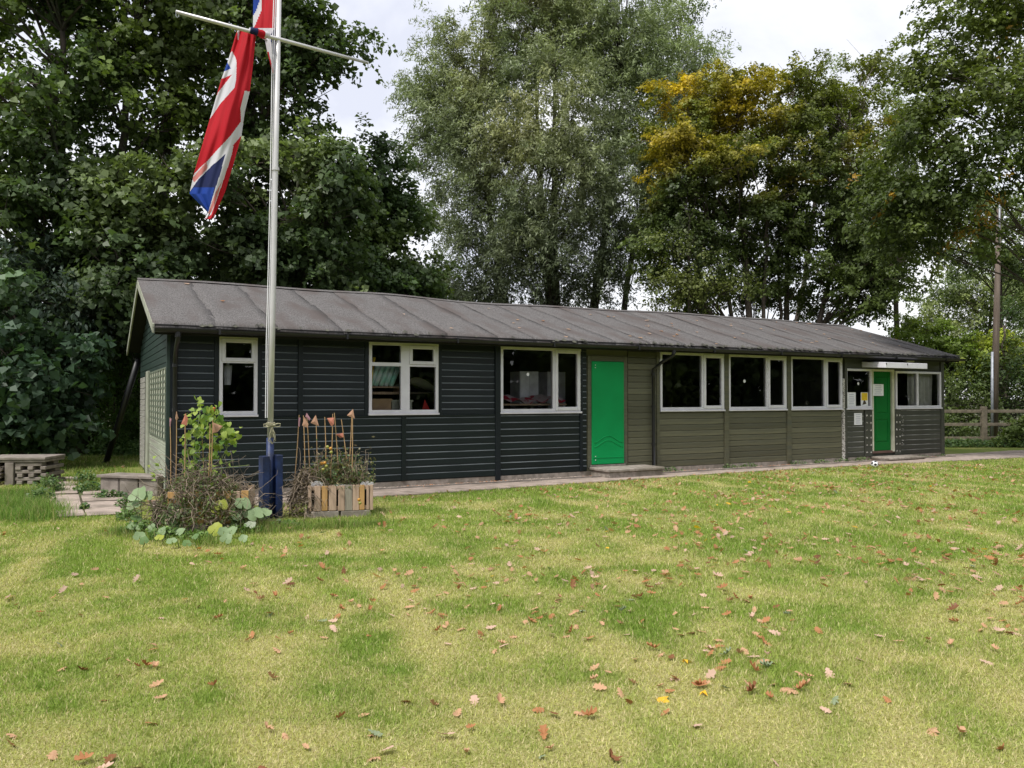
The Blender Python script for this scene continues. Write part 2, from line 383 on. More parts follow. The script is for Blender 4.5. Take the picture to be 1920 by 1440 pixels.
# ------------------------------------------------------------------ gravel strip, path, paving
M['gravel'] = pm('gravel_bed', (0.30, 0.245, 0.20), (0.15, 0.115, 0.09), rough=1.0, scale=45, bump=0.8, bscale=70, c3=(0.24, 0.13, 0.07), s3=1.6)
def hut_quad(x0, x1, y0, y1, z):
    return MB().add([hw(x0, y0, z), hw(x1, y0, z), hw(x1, y1, z), hw(x0, y1, z)], [(0, 1, 2, 3)])
struct(hut_quad(-0.3, LEN + 0.2, PATH_A + 0.01, 0.05, 0.012).build('gravel_strip', M['gravel']))
path = struct(hut_quad(-0.3, LEN + 9, -0.80, PATH_A, 0.006).build('path', M['slab']))
rg = np.random.default_rng(5); x = -0.2
while x < LEN + 6:
    L_ = rg.uniform(0.75, 1.1); w2 = rg.uniform(-0.02, 0.03)
    wide = 0.0 if x < LEN else 0.6
    c = hw(x, 0)
    m = MB().box(0, L_ - 0.015, float(path_b(x + L_ / 2)) + w2, PATH_A - 0.03 + wide, 0.0, 0.030 + rg.uniform(-0.006, 0.006))
    o = m.build('paving_slab', M['slab'], path, (c.x, c.y, 0), ANG + rg.uniform(-0.006, 0.006), bevel=0.008)
    x += L_
for i in range(9):                                  # edging boards of the gravel strip
    a = i * 2.05 - 0.25; b = min(a + 2.03, LEN + 0.1)
    c = hw(a, PATH_A)
    B(0, b - a, -0.018, 0.012, 0, 0.055).build('edging_board', M['oldwood'], path, (c.x, c.y, 0), ANG, bevel=0.004)
def pebbles():
    rg = np.random.default_rng(8); n = 6500
    lx = rg.uniform(-0.1, LEN + 0.1, n); ly = rg.uniform(PATH_A + 0.03, 0.0, n)
    P = np.array([hw(a, b, 0.014) for a, b in zip(lx, ly)])
    r = rg.uniform(0.008, 0.022, n)
    octa = np.array([[1,0,0],[0,1,0],[-1,0,0],[0,-1,0],[0,0,.7],[0,0,-.7]])
    V = P[:, None] + octa[None] * r[:, None, None] * rg.uniform(0.6, 1.3, (n, 6, 1))
    fi = np.array([[0,1,4],[1,2,4],[2,3,4],[3,0,4]])
    Fc = (np.arange(n)[:, None, None] * 6 + fi[None]).reshape(-1, 3)
    t = rg.uniform(0, 1, (n, 1)); rust = (fbm(lx * 0.9, lx * 0.1, 4, 3) > 0.52)[:, None] & (rg.uniform(0, 1, (n, 1)) < 0.45)
    c = np.where(rust, np.array([[0.36, 0.16, 0.07]]) * (0.6 + 0.7 * t), np.array([[0.40, 0.33, 0.28]]) * (0.45 + 0.7 * t))
    o = link('gravel', np_mesh('gravel', V.reshape(-1, 3), Fc, M['leafc2'], np.repeat(c, 6, 0))); o['kind'] = 'stuff'
    o['label'] = 'gravel and leaf litter along the hut base'; o['category'] = 'gravel'
def attr_mat(name, rough=0.9):
    m, nt, p = new_mat(name); a = nt.nodes.new('ShaderNodeAttribute'); a.attribute_name = 'Col'
    nt.links.new(a.outputs['Color'], p.inputs['Base Color']); p.inputs['Roughness'].default_value = rough
    p.inputs['Specular IOR Level'].default_value = 0.2; return m
M['leafc2'] = attr_mat('mixed_stone')
pebbles()
# old slabs laid as a small terrace by the gable end
pav = struct(MB().add([(p.x, p.y, 0.004) for p in PAVE], [tuple(range(len(PAVE)))]).build('terrace', M['earth']))
pa = [(95, 962, 152, 940, 168), (0,) * 5]
def slab_px(pts, h):
    q = [ground(*p) for p in pts]; m = MB(); n = len(q); c = sum(q, Vector()) / n
    lo = [(p.x - c.x, p.y - c.y, 0.0) for p in q]; hi = [(p.x - c.x, p.y - c.y, h) for p in q]
    m.add(lo + hi, [tuple(range(n))[::-1], tuple(range(n, 2 * n))] + [(i, (i + 1) % n, n + (i + 1) % n, n + i) for i in range(n)])
    return m.build('paving_slab', M['slab'], pav, (c.x, c.y, 0.004), bevel=0.012)
for pts in [[(110,972),(161,969),(156,960),(102,961)], [(163,969),(232,965),(226,953),(158,957)],
            [(98,959),(155,958),(152,944),(92,945)], [(158,956),(240,951),(243,941),(155,943)],
            [(86,943),(151,942),(148,929),(86,930)], [(155,941),(236,939),(230,930),(152,931)],
            [(156,929),(228,928),(222,922),(154,923)],
            [(86,928),(146,927),(146,914),(88,915)], [(108,912),(146,911),(145,905),(106,906)], [(106,903),(148,902),(148,896),(106,897)]]:
    slab_px(pts, rg.uniform(0.015, 0.035))

# ------------------------------------------------------------------ the hut
hut = thing('timber_hut', 'long single storey weatherboarded timber hut with grey felt roof and green doors', 'hut', tuple(P0), ANG)

def grid_wall(m, xs_, zs_, holes, y0, y1):
    for i in range(len(xs_) - 1):
        for j in range(len(zs_) - 1):
            cx, cz = (xs_[i] + xs_[i+1]) / 2, (zs_[j] + zs_[j+1]) / 2
            if any(a < cx < b and c < cz < d for a, b, c, d in holes): continue
            m.box(xs_[i], xs_[i+1], y0, y1, zs_[j], zs_[j+1])
WIN = [(0.68, 1.24, 1.21, 2.43), (3.02, 4.26, 1.21, 2.43), (5.47, 7.19, 1.21, 2.43), (9.10, 10.81, 1.22, 2.43),
       (10.94, 12.66, 1.22, 2.43), (12.80, 14.49, 1.22, 2.43), (14.61, 15.53, 1.22, 2.19), (16.42, 18.21, 1.22, 2.16)]
DOORS = [(7.44, 8.20, 0.22, 2.21), (15.54, 16.36, 0.20, 2.19)]
holes = WIN + DOORS
xs_ = sorted({0.0, 7.33, 14.55, LEN} | {h[0] for h in holes} | {h[1] for h in holes})
zs_ = sorted({0.06, 2.60} | {h[2] for h in holes} | {h[3] for h in holes})
def sub(xa, xb): return [q for q in xs_ if xa - 1e-6 <= q <= xb + 1e-6]
def wall_part(xa, xb, mat, label):
    m = MB(); grid_wall(m, sub(xa, xb), zs_, holes, 0.0, 0.09)
    o = m.build('wall', mat, hut); o['label'] = label; return o
wall_d = wall_part(0.0, 7.33, M['navy'], 'front wall section painted very dark blue green')
wall_o = wall_part(7.33, 14.55, M['olive'], 'front wall section painted olive brown')
wall_r = wall_part(14.55, LEN, M['olive2'], 'front wall section round the porch door in olive darkened as tree shade')

board_cache = {}
def tone(m, k, nm):
    c = m.copy(); c.name = nm
    for nd in c.node_tree.nodes:
        if nd.type == 'VALTORGB' and len(nd.outputs['Color'].links) and nd.color_ramp.elements[1].color[0] < 0.5:
            for e_ in nd.color_ramp.elements: e_.color = (e_.color[0] * k, e_.color[1] * k, e_.color[2] * k, 1)
    return c
BT = {}
for key_, m_, nm_ in (('n', 'navy', 'blue_black'), ('n2', 'navy2', 'green_black'), ('o', 'olive', 'olive'), ('o2', 'olive2', 'shaded_olive')):
    BT[key_] = [tone(M[m_], f, nm_ + '_board_tone') for f in (0.78, 0.92, 1.0, 1.08, 1.28)]
def board_mesh(L_, h, key, mat):
    tv = int(rb.integers(5)); k = (round(L_, 3), round(h, 4), key, tv)
    if k not in board_cache:
        prof = [(0.0, 0.0), (-0.024, 0.0), (-0.026, 0.004), (-0.023, h - 0.021), (-0.018, h - 0.013), (-0.005, h - 0.001), (0.0, h - 0.001)]
        mb_ = MB().prism(prof, 0, L_); mb_.mi[4] = 1  # chamfer face carries the painted highlight
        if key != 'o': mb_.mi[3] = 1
        board_cache[k] = mb_.mesh('board', [BT[key][tv], M[{'o': 'edge_glint_o', 'o2': 'edge_glint_r'}.get(key, 'worn')]])  # 'worn' is the painted sky highlight on the dark boards, not wear
    return board_cache[k]
rb = np.random.default_rng(21)
def boards(parent, x0, x1, z0, z1, n, mat, key, off=0.0):
    h = (z1 - z0) / n
    for i in range(n):
        o = link('board', board_mesh(x1 - x0, h, key, mat), parent, (x0, -0.0005 - off + rb.uniform(-0.0015, 0.0015), z0 + i * h + rb.uniform(-0.001, 0.001)))
        o.rotation_euler = (rb.uniform(-0.012, 0.012), rb.uniform(-0.0006, 0.0006), 0)
# dark section
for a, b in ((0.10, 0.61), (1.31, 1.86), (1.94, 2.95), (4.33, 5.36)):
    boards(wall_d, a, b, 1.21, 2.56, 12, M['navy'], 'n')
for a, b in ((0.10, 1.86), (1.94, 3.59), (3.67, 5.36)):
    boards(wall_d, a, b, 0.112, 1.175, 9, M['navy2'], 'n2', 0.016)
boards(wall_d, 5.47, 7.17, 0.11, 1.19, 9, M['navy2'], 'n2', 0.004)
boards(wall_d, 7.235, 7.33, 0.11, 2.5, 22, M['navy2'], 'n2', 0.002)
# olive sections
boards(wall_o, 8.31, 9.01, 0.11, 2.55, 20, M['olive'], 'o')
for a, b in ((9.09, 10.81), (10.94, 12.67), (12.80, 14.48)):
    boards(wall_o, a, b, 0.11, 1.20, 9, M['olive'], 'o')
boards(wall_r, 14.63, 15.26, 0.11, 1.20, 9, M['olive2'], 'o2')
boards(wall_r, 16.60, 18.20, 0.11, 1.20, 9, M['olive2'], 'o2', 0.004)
def batten(parent, x0, x1, z0, z1, mat, d=0.036):
    return B(x0, x1, -d, -0.0008, z0, z1).build('batten', mat, parent, bevel=0.004)
for a, b in ((0.612, 0.68), (1.24, 1.306), (2.952, 3.02), (4.26, 4.328)): batten(wall_d, a, b, 1.19, 2.56, M['navy'])
batten(wall_d, 1.862, 1.938, 0.104, 2.56, M['navy'], 0.052)
batten(wall_d, 3.592, 3.668, 0.104, 1.175, M['navy2'], 0.058)
batten(wall_d, 5.362, 5.468, 0.03, 2.56, M['navy'], 0.054)
batten(wall_d, 7.172, 7.232, 0.104, 2.56, M['navy'], 0.05)
B(0.10, 5.36, -0.052, -0.001, 1.176, 1.2085).build('rail', M['navy2'], wall_d, bevel=0.004)
batten(wall_o, 9.012, 9.088, 0.104, 2.5, M['olive'], 0.044)
batten(wall_o, 10.812, 10.938, 0.05, 2.5, M['olive'], 0.06)
batten(wall_o, 12.672, 12.798, 0.05, 2.5, M['olive'], 0.06)
batten(wall_r, 14.552, 14.628, 0.03, 2.56, M['olive2'], 0.07)
fl = B(14.494, 14.549, -0.066, -0.001, 0.03, 1.95).build('batten', M['flake'], wall_o, bevel=0.004); fl['label'] = 'post with paint flaked to pale wood'
batten(wall_r, 18.202, LEN, 0.05, 2.58, M['olive2'], 0.05)
B(0.0, 0.098, -0.045, -0.001, 0.05, 2.58).build('corner_post', M['navy'], wall_d, bevel=0.004)
B(14.63, LEN - 0.14, -0.02, -0.001, 2.20, 2.58).build('header_board', M['olive2'], wall_r, bevel=0.003)
B(7.34, 9.0, -0.018, -0.001, 2.556, 2.60).build('header_board', M['olive'], wall_o)
# concrete plinth
B(0.01, LEN - 0.01, -0.034, -0.0012, -0.03, 0.100).build('plinth', M['concrete'], hut)

# windows ------------------------------------------------
def member(m, x0, x1, z0, z1, y0=-0.050, y1=0.03): m.box(x0, x1, y0, y1, z0, z1)
def ring(x0, x1, z0, z1, w, y0, y1, wb=None):
    wb = wb or w; m = MB()
    m.box(x0, x0 + w, y0, y1, z0, z1); m.box(x1 - w, x1, y0, y1, z0, z1)
    m.box(x0 + w + .0005, x1 - w - .0005, y0 + .0006, y1, z1 - w, z1); m.box(x0 + w + .0005, x1 - w - .0005, y0 + .0006, y1, z0, z0 + wb)
    return m
def pane(win, x0, x1, z0, z1, y=-0.012):
    MB().add([(x0, y, z0), (x1, y, z0), (x1, y, z1), (x0, y, z1)], [(0, 1, 2, 3)]).build('pane', M['glass'], win)
def window(wd, label, layout, top=None):
    x0, x1, z0, z1 = wd
    w = MB(); o = None
    win = ring(x0, x1, z0 + 0.035, z1, 0.052, -0.050, 0.035).build('window', M['white'], hut, bevel=0.004)
    win['label'] = label
    B(x0 - 0.012, x1 + 0.012, -0.075, 0.03, z0, z0 + 0.034).build('sill', M['white'], win, bevel=0.004)
    if top: B(x0 + .001, x1 - .001, -0.0535, -0.0515, z1 - 0.05, z1 - 0.001).build('head_trim', M['cream'], win)
    zi0, zi1, xi0, xi1 = z0 + 0.088, z1 - 0.053, x0 + 0.053, x1 - 0.053
    def sash(a, b, c, d, w_=0.058):
        s = ring(a, b, c, d, w_, -0.066, 0.01).build('sash', M['white'], win, bevel=0.005)
        pane(win, a + w_ - .004, b - w_ + .004, c + w_ - .004, d - w_ + .004, -0.03)
    if layout == 'vent':
        zt = 2.03; B(xi0, xi1, -0.049, 0.03, zt, zt + 0.045).build('transom', M['white'], win)
        sash(xi0 - 0.02, xi1 + 0.02, zt + 0.02, zi1 + 0.02); pane(win, xi0 - .004, xi1 + .004, zi0 - .004, zt + .004)
    elif layout == 'double':
        xm = x0 + 0.512 * (x1 - x0); hwid = 0.078
        B(xm - hwid, xm + hwid, -0.0495, 0.03, zi0, zi1).build('mullion', M['white'], win)
        zt = 2.03
        B(xi0, xm - hwid, -0.049, 0.03, zt, zt + 0.06).build('transom', M['white'], win)
        B(xm + hwid, xi1, -0.049, 0.03, zt, zt + 0.03).build('transom', M['white'], win)
        pane(win, xi0 - .004, xm - hwid + .004, zt + 0.056, zi1 + .004); pane(win, xi0 - .004, xm - hwid + .004, zi0 - .004, zt + .004)
        sash(xm + hwid - 0.01, xi1 + 0.01, zt + 0.035, zi1 + 0.01); pane(win, xm + hwid - .004, xi1 + .004, zi0 - .004, zt + .004)
    elif layout == 'side':
        xm = x0 + 0.655 * (x1 - x0)
        B(xm - 0.03, xm + 0.03, -0.0495, 0.03, zi0, zi1).build('mullion', M['white'], win)
        pane(win, xi0 - .004, xm - .026, zi0 - .004, zi1 + .004)
        sash(xm + 0.015, xi1 + 0.025, zi0 - 0.03, zi1 + 0.02, 0.062)
    elif layout == 'pair':
        xm = x0 + 0.47 * (x1 - x0)
        B(xm - 0.03, xm + 0.03, -0.0495, 0.03, zi0, zi1).build('mullion', M['white'], win)
        pane(win, xi0 - .004, xm - .026, zi0 - .004, zi1 + .004); pane(win, xm + .026, xi1 + .004, zi0 - .004, zi1 + .004)
    else:
        pane(win, xi0 - .004, xi1 + .004, zi0 - .004, zi1 + .004)
    return win
WO = [window(WIN[0], 'narrow white window with small top vent in the dark wall', 'vent', 1),
      window(WIN[1], 'white four light window with stored gear behind the glass', 'double', 1),
      window(WIN[2], 'wide white window with red cloth behind the glass, in the dark wall', 'side', 1),
      window(WIN[3], 'wide white window beside the downpipe in the olive wall', 'side', 1),
      window(WIN[4], 'wide white window between two others in the olive wall', 'side', 1),
      window(WIN[5], 'wide white window next to the flaking post', 'side', 1),
      window(WIN[6], 'small white window with notices beside the porch door', 'one'),
      window(WIN[7], 'two pane white window beyond the porch door', 'pair')]
def disc(win, x, z, r, mat, y=-0.016):
    pts = [(x + r * math.cos(t * math.pi / 6), y, z + r * math.sin(t * math.pi / 6)) for t in range(12)]
    MB().add(pts, [tuple(range(12))]).build('pale_disc', mat, win)  # small pale disc set on the pane
disc(WO[2], 6.05, 1.93, 0.032, M['paper']); disc(WO[4], 11.42, 1.86, 0.035, M['paper']); disc(WO[6], 15.08, 1.84, 0.034, M['paper'])

# doors --------------------------------------------------
def door_plain():
    x0, x1, z0, z1 = DOORS[0]
    fr = MB(); fr.box(x0 - 0.085, x0 + 0.005, -0.03, 0.07, 0.16, z1 + 0.10); fr.box(x1 - 0.005, x1 + 0.095, -0.03, 0.07, 0.16, z1 + 0.10)
    fr.box(x0 + 0.0055, x1 - 0.0055, -0.029, 0.07, z1 - 0.005, z1 + 0.099); fr.box(x0 - 0.085, x1 + 0.095, -0.02, 0.07, 0.104, 0.158)
    fr.build('door_frame', M['olive'], hut, bevel=0.004)
    B(x0 - 0.03, x1 + 0.03, -0.055, -0.021, 0.17, 0.212).build('door_sill', M['oldwood'], hut, bevel=0.004)
    d = B(x0 + 0.0, x1 - 0.0, -0.052, 0.0, z0, z1 - 0.006).build('door', M['green'], hut, bevel=0.012)
    d['label'] = 'plain bright green door panel with moulded wave lines'
    def wave(zc, amp):
        pts = []
        for i in range(33):
            t = i / 32; xx = x0 + 0.05 + t * (x1 - x0 - 0.10)
            pts.append((xx, -0.053, zc + amp * (math.cos((t - 0.48) * 2 * math.pi * 0.92))))
        MB().tube(pts, 0.0085, 5).build('wave_moulding', M['green'], d, smooth=True)
    wave(0.70, 0.065); wave(0.615, 0.065)
    B(x0 + 0.02, x1 - 0.02, -0.060, -0.0525, 0.345, 0.36).build('kick_ridge', M['green'], d, bevel=0.003)
    for zz in (2.13, 2.08, 0.38, 0.31):
        MB().tube([(x0 + 0.075, -0.0525, zz), (x0 + 0.075, -0.060, zz)], 0.009, 8).build('screw', M['paper'], d)
door_plain()
def door_porch():
    x0, x1, z0, z1 = DOORS[1]
    fr = MB(); fr.box(x0 + 0.001, x0 + 0.05, -0.05, 0.08, 0.22, z1); fr.box(x1 - 0.085, x1 - 0.001, -0.05, 0.08, 0.19, z1); fr.box(x0 + 0.0505, x1 - 0.0855, -0.049, 0.08, z1 - 0.05, z1)
    fr.build('door_frame', M['cream'], hut, bevel=0.004)
    d = B(x0 + 0.052, x1 - 0.087, 0.01, 0.05, 0.225, z1 - 0.052).build('door', M['dgreen'], hut)
    d['label'] = 'dark green panelled porch door between white posts'
    xa, xb = x0 + 0.052, x1 - 0.087
    st = MB()
    st.box(xa, xa + 0.10, -0.002, 0.0095, 0.225, z1 - 0.053); st.box(xb - 0.10, xb, -0.002, 0.0095, 0.225, z1 - 0.053)
    for a, b in ((0.225, 0.42), (0.98, 1.12), (2.02, z1 - 0.053)): st.box(xa + 0.1005, xb - 0.1005, -0.0015, 0.0095, a, b)
    st.build('stiles', M['dgreen'], d, bevel=0.004)
    for a, b in ((0.45, 0.95), (1.15, 1.99)):
        B(xa + 0.14, xb - 0.14, -0.001, 0.0093, a, b).build('raised_panel', M['dgreen'], d, bevel=0.008)
    B(x0, x1, -0.045, 0.08, 0.165, 0.218).build('door_sill', pm('reddish_sill', (0.13, 0.075, 0.06), rough=0.7), hut, bevel=0.004)
    for xa2, xb2, col in ((15.275, 15.525, 0), (16.375, 16.592, 1)):
        cb = B(xa2, xb2, -0.055, -0.001, 0.10, 1.205).build('cover_board', M['olive2'], hut, bevel=0.005)
        for k in range(6):
            for xx in (xa2 + 0.05, xb2 - 0.05):
                zz = 0.2 + k * 0.175
                m = MB(); q = [(xx + 0.024 * rb.uniform(.6, 1.5) * math.cos(t), -0.0555, zz + 0.026 * rb.uniform(.4, 1.4) * math.sin(t)) for t in np.linspace(0, 2 * math.pi, 8)[:-1]]
                m.add(q + [(p[0], -0.059, p[2]) for p in q], [tuple(range(7, 14))[::-1]] + [(i, (i + 1) % 7, 7 + (i + 1) % 7, 7 + i) for i in range(7)])
                m.build('flaked_nail_spot', M['flake'], cb)
    for k in range(7):
        zz = 0.36 + k * 0.112; m = MB()
        for q in range(3):
            a = 16.64 + rb.uniform(0, 0.06); b = zz + rb.uniform(-0.03, 0.03)
            m.box(a, a + rb.uniform(0.02, 0.05), -0.036, -0.0325, b, b + rb.uniform(0.008, 0.02))
        m.build('flaked_nail_spot', M['flake'], wall_r)
door_porch()
can = MB()
can.add([(15.20, -0.66, 2.195), (16.74, -0.66, 2.195), (16.74, -0.021, 2.23), (15.20, -0.021, 2.23), (15.20, -0.66, 2.325), (16.74, -0.66, 2.325), (16.74, -0.021, 2.36), (15.20, -0.021, 2.36)],
        [(0,3,2,1),(4,5,6,7),(0,1,5,4),(1,2,6,5),(2,3,7,6),(3,0,4,7)])
canopy = can.build('canopy', M['white'], hut, bevel=0.006); canopy['label'] = 'flat white porch canopy'
for xx in (15.22, 15.98):
    MB().tube([(xx, -0.662, 2.31), (xx + 0.01, -0.668, 2.27)], 0.009, 6).build('bracket', M['black'], canopy)
B(16.72, 17.02, -0.13, -0.021, 2.38, 2.50).build('vent_box', M['cream'], hut, bevel=0.006)

# gable end ----------------------------------------------
M['gable_pale'] = pm('faded_grey_green_boards', (0.36, 0.39, 0.30), (0.27, 0.295, 0.225), rough=0.75, scale=5, bump=0.2, stretch=(1, 0.3, 5), c3=(0.24, 0.235, 0.20), s3=1.0)
M['gable_grey'] = pm('bare_grey_boards', (0.34, 0.33, 0.295), (0.23, 0.22, 0.195), rough=0.85, scale=6, bump=0.3, stretch=(1, 0.3, 5))
M['gable_lattice'] = pm('lattice_grey_green', (0.16, 0.185, 0.135), (0.11, 0.13, 0.095), rough=0.7, scale=5)
M['gable_panel'] = pm('pale_panel', (0.56, 0.57, 0.45), (0.46, 0.48, 0.37), rough=0.7, scale=5)
M['gable_dark'] = pm('gable_dark_green', (0.022, 0.042, 0.034), (0.014, 0.028, 0.022), rough=0.5, scale=4)
M['gable_trim'] = pm('pale_trim', (0.36, 0.37, 0.30), (0.25, 0.26, 0.20), rough=0.7, scale=5)
def roof_z(y):                     # top surface of the roof deck at local y
    t = min(max((y + OV) / (DEP / 2 + OV), 0), 1) if y <= DEP / 2 else min(max((DEP + OV - y) / (DEP / 2 + OV), 0), 1)
    return EAVE + (RIDGE - EAVE) * t
def gable(x, sgn, mat):
    prof = [(0.001, 0.06), (DEP - 0.001, 0.06), (DEP - 0.001, roof_z(DEP) - 0.09), (DEP / 2, RIDGE - 0.09), (0.001, roof_z(0) - 0.09)]
    return MB().prism(prof, x, x + 0.09 * sgn).build('wall', mat, hut)
gw = gable(0.0005, 1, M['gable_dark']); gw['label'] = 'gable end wall with faded grey green boards'
gable(LEN - 0.0005, -1, M['olive2'])
def gboard(y0, y1, z0, h, mat, cut=False):
    prof = [(0.0, 0.0), (-0.022, 0.0), (-0.022, h - 0.018), (-0.006, h - 0.001), (0.0, h - 0.001)]
    ya, yb = y0, y1
    if cut:
        zt = z0 + h + 0.10
        k = (RIDGE - EAVE) / (DEP / 2 + OV)
        ya = max(y0, (zt - EAVE) / k - OV); yb = min(y1, DEP + OV - (zt - EAVE) / k)
        if yb - ya < 0.15: return
    m = MB(); kk = len(prof)
    vs_ = [(p, ya, q) for p, q in prof] + [(p, yb, q) for p, q in prof]
    m.add(vs_, [(i, (i + 1) % kk, kk + (i + 1) % kk, kk + i) for i in range(kk)] + [tuple(range(kk)), tuple(range(kk, 2 * kk))[::-1]])
    m.build('board', mat, gw, (0.0, 0, z0))
hb = 0.115
for i in range(30):
    z = 0.09 + i * hb
    if z < 1.85:
        gboard(0.06, 3.50, z, hb, M['gable_pale']); gboard(4.12, 6.15, z, hb, M['gable_grey'])
    else: gboard(0.06, 6.15, z, hb, M['gable_dark'], cut=z + hb > 2.55)
B(-0.06, -0.001, 3.52, 4.10, 0.08, 2.0).build('batten', M['gable_trim'], gw, bevel=0.005)
B(-0.066, -0.0605, 4.0, 4.07, 0.08, 2.0).build('batten', M['black'], gw)
B(-0.05, -0.001, -0.044, 0.058, 0.05, 2.5).build('corner_post', M['gable_dark'], gw, bevel=0.004)
tr = B(-0.030, -0.0225, 0.22, 3.38, 0.87, 1.94).build('trellis', M['gable_panel'], gw)
for k in range(8):
    y = 0.20 + k * 0.44; B(-0.046, -0.0405, y, y + 0.12, 0.86, 1.95).build('slat', M['gable_lattice'], tr)
for k in range(12):
    z = 0.86 + k * 0.098; B(-0.040, -0.0305, 0.20, 3.40, z, z + 0.026).build('slat', M['gable_lattice'], tr)
# far long wall
B(0.1, LEN - 0.1, DEP - 0.09, DEP - 0.002, 0.06, 2.6).build('wall', M['olive2'], hut)
# interior
B(0.1, LEN - 0.1, 0.10, DEP - 0.10, 0.10, 0.17).build('floor', M['ifloor'], hut)
for xx in (2.4, 5.2, 14.5): B(xx, xx + 0.06, 0.12, DEP - 0.12, 0.175, 2.58).build('partition', M['interior'], hut)
B(0.1, LEN - 0.1, DEP - 0.125, DEP - 0.095, 0.175, 2.58).build('lining', M['interior'], hut)
B(0.1, LEN - 0.1, 0.095, DEP - 0.125, 2.585, 2.61).build('ceiling', M['interior'], hut)

# roof ---------------------------------------------------
def sag(x): return 0.018 * math.sin(x * 0.55 + 0.6) + 0.010 * math.sin(x * 1.7) - 0.02 * math.exp(-((x - 6.5) / 1.6) ** 2) + 0.015 * math.exp(-((x - 4.4) / .8) ** 2)
VX0, VX1 = -0.27, LEN + 0.12
roof = MB().prism([(-OV + 0.03, EAVE - 0.055), (DEP / 2, RIDGE - 0.065), (DEP + OV - 0.03, EAVE - 0.055), (DEP + OV - 0.03, EAVE - 0.085), (DEP / 2, RIDGE - 0.095), (-OV + 0.03, EAVE - 0.085)], VX0 + 0.03, VX1 - 0.03).build('roof', M['soffit'], hut)
roof['label'] = 'low pitched gable roof of grey mineral felt strips'
rr = np.random.default_rng(33)
def felt_sheet(xa, xb, front, k):
    nx, ny = 5, 14; V = []; lift = 0.004 * (k % 2); wob = rr.uniform(-0.02, 0.02, (2, ny + 1)); ph = rr.uniform(0, 6)
    dz = 0.006 * rr.normal(0, 1, (nx + 1, ny + 1))
    for i in range(nx + 1):
        for j in range(ny + 1):
            s = i / nx; t = j / ny
            xx = xa + (xb - xa) * s
            if 0 < k: xx += wob[0, j] * (1 - s)
            if t < 0.06: y, z = -OV - 0.012, EAVE - 0.075 + 0.07 * (t / 0.06) ** 0.6
            else:
                q = (t - 0.06) / 0.94; y = -OV + (DEP / 2 + OV) * q; z = EAVE + (RIDGE - EAVE) * q
            z += sag(xx) * (0.3 + 0.7 * t) + 0.0028 * (1 - s) + 0.35 * dz[i, j] + 0.004 * math.sin(9 * t + ph)
            if not front: y = DEP - y
            V.append((xx, y, z))
    fs = []
    for i in range(nx):
        for j in range(ny):
            a = i * (ny + 1) + j; f = (a, a + ny + 1, a + ny + 2, a + 1); fs.append(f if front else f[::-1])
    m = MB().add(V, fs)
    o = m.build('felt_sheet', M['felt'], roof, smooth=True)
    sol = o.modifiers.new('thick', 'SOLIDIFY'); sol.thickness = 0.004; sol.offset = -1
x = VX0; k = 0
while x < VX1 - 0.2:
    w = rr.uniform(0.76, 1.06); xb = min(x + w, VX1)
    if VX1 - xb < 0.3: xb = VX1
    felt_sheet(x - (0.04 if k else 0), xb, True, k); felt_sheet(x - (0.04 if k else 0), xb, False, k)
    x = xb; k += 1
cap = MB()
prev = None
for i in range(61):
    xx = VX0 + (VX1 - VX0) * i / 60; zz = RIDGE + 0.014 + sag(xx)
    cap.v += [(xx, DEP / 2 - 0.16, zz - 0.045), (xx, DEP / 2, zz + 0.006), (xx, DEP / 2 + 0.16, zz - 0.045)]
    if i: b = 3 * i; cap.f += [(b - 3, b, b + 1, b - 2), (b - 2, b + 1, b + 2, b - 1)]; cap.mi += [0, 0]
cap.build('ridge_cap', M['felt'], roof)
B(VX0 + 0.03, VX1 - 0.02, -OV + 0.004, -OV + 0.028, EAVE - 0.17, EAVE - 0.02).build('fascia', M['soffit'], roof, bevel=0.003)
B(VX0 + 0.03, VX1 - 0.02, -OV + 0.029, -0.06, EAVE - 0.105, EAVE - 0.088).build('soffit_board', M['soffit'], roof)
gut = MB(); pr = []
for t in range(9): a = math.pi + math.pi * t / 8; pr.append((-OV - 0.062 + 0.058 * math.cos(a), EAVE - 0.085 + 0.058 * math.sin(a)))
pr += [(-OV - 0.062 + 0.052 * math.cos(2 * math.pi - math.pi * t / 8), EAVE - 0.085 + 0.052 * math.sin(2 * math.pi - math.pi * t / 8)) for t in range(9)]
gut.prism(pr, VX0 + 0.02, VX1 + 0.06)
gut.build('gutter', M['black'], roof)
for xx in np.arange(0.6, LEN, 1.9):
    B(xx, xx + 0.03, -OV - 0.125, -OV + 0.002, EAVE - 0.15, EAVE - 0.06).build('gutter_bracket', M['black'], roof)
mm = MB()                                        # moss and debris along the lip
for i in range(140):
    xx = rr.uniform(8, VX1) if rr.uniform() < .8 else rr.uniform(VX0, 8); s = rr.uniform(0.015, 0.04)
    zc = EAVE + sag(xx) * .3 - 0.02 + rr.uniform(-0.02, 0.03)
    mm.add([(xx - s * 1.6, -OV - 0.025, zc), (xx, -OV - 0.045, zc - s * .4), (xx + s * 1.6, -OV - 0.025, zc), (xx, -OV + 0.03, zc + s * 0.6 + .02)], [(0, 1, 3), (1, 2, 3), (0, 3, 2)])
ms = mm.build('moss', M['felt_edge'], roof); ms['kind'] = 'stuff'
def barge(front):
    m = MB(); y0 = -OV - 0.01 if front else DEP + OV + 0.01; y1 = DEP / 2
    pts = [(y0, EAVE - 0.02), (y1, RIDGE - 0.02), (y1, RIDGE - 0.15), (y0, EAVE - 0.15)]
    for x_ in (VX0 - 0.002, ):
        vs_ = [(x_, p, q) for p, q in pts] + [(x_ + 0.026, p, q) for p, q in pts]
        m.add(vs_, [(0,1,2,3),(7,6,5,4),(0,4,5,1),(1,5,6,2),(2,6,7,3),(3,7,4,0)])
    m.build('bargeboard', M['gable_trim'], roof)
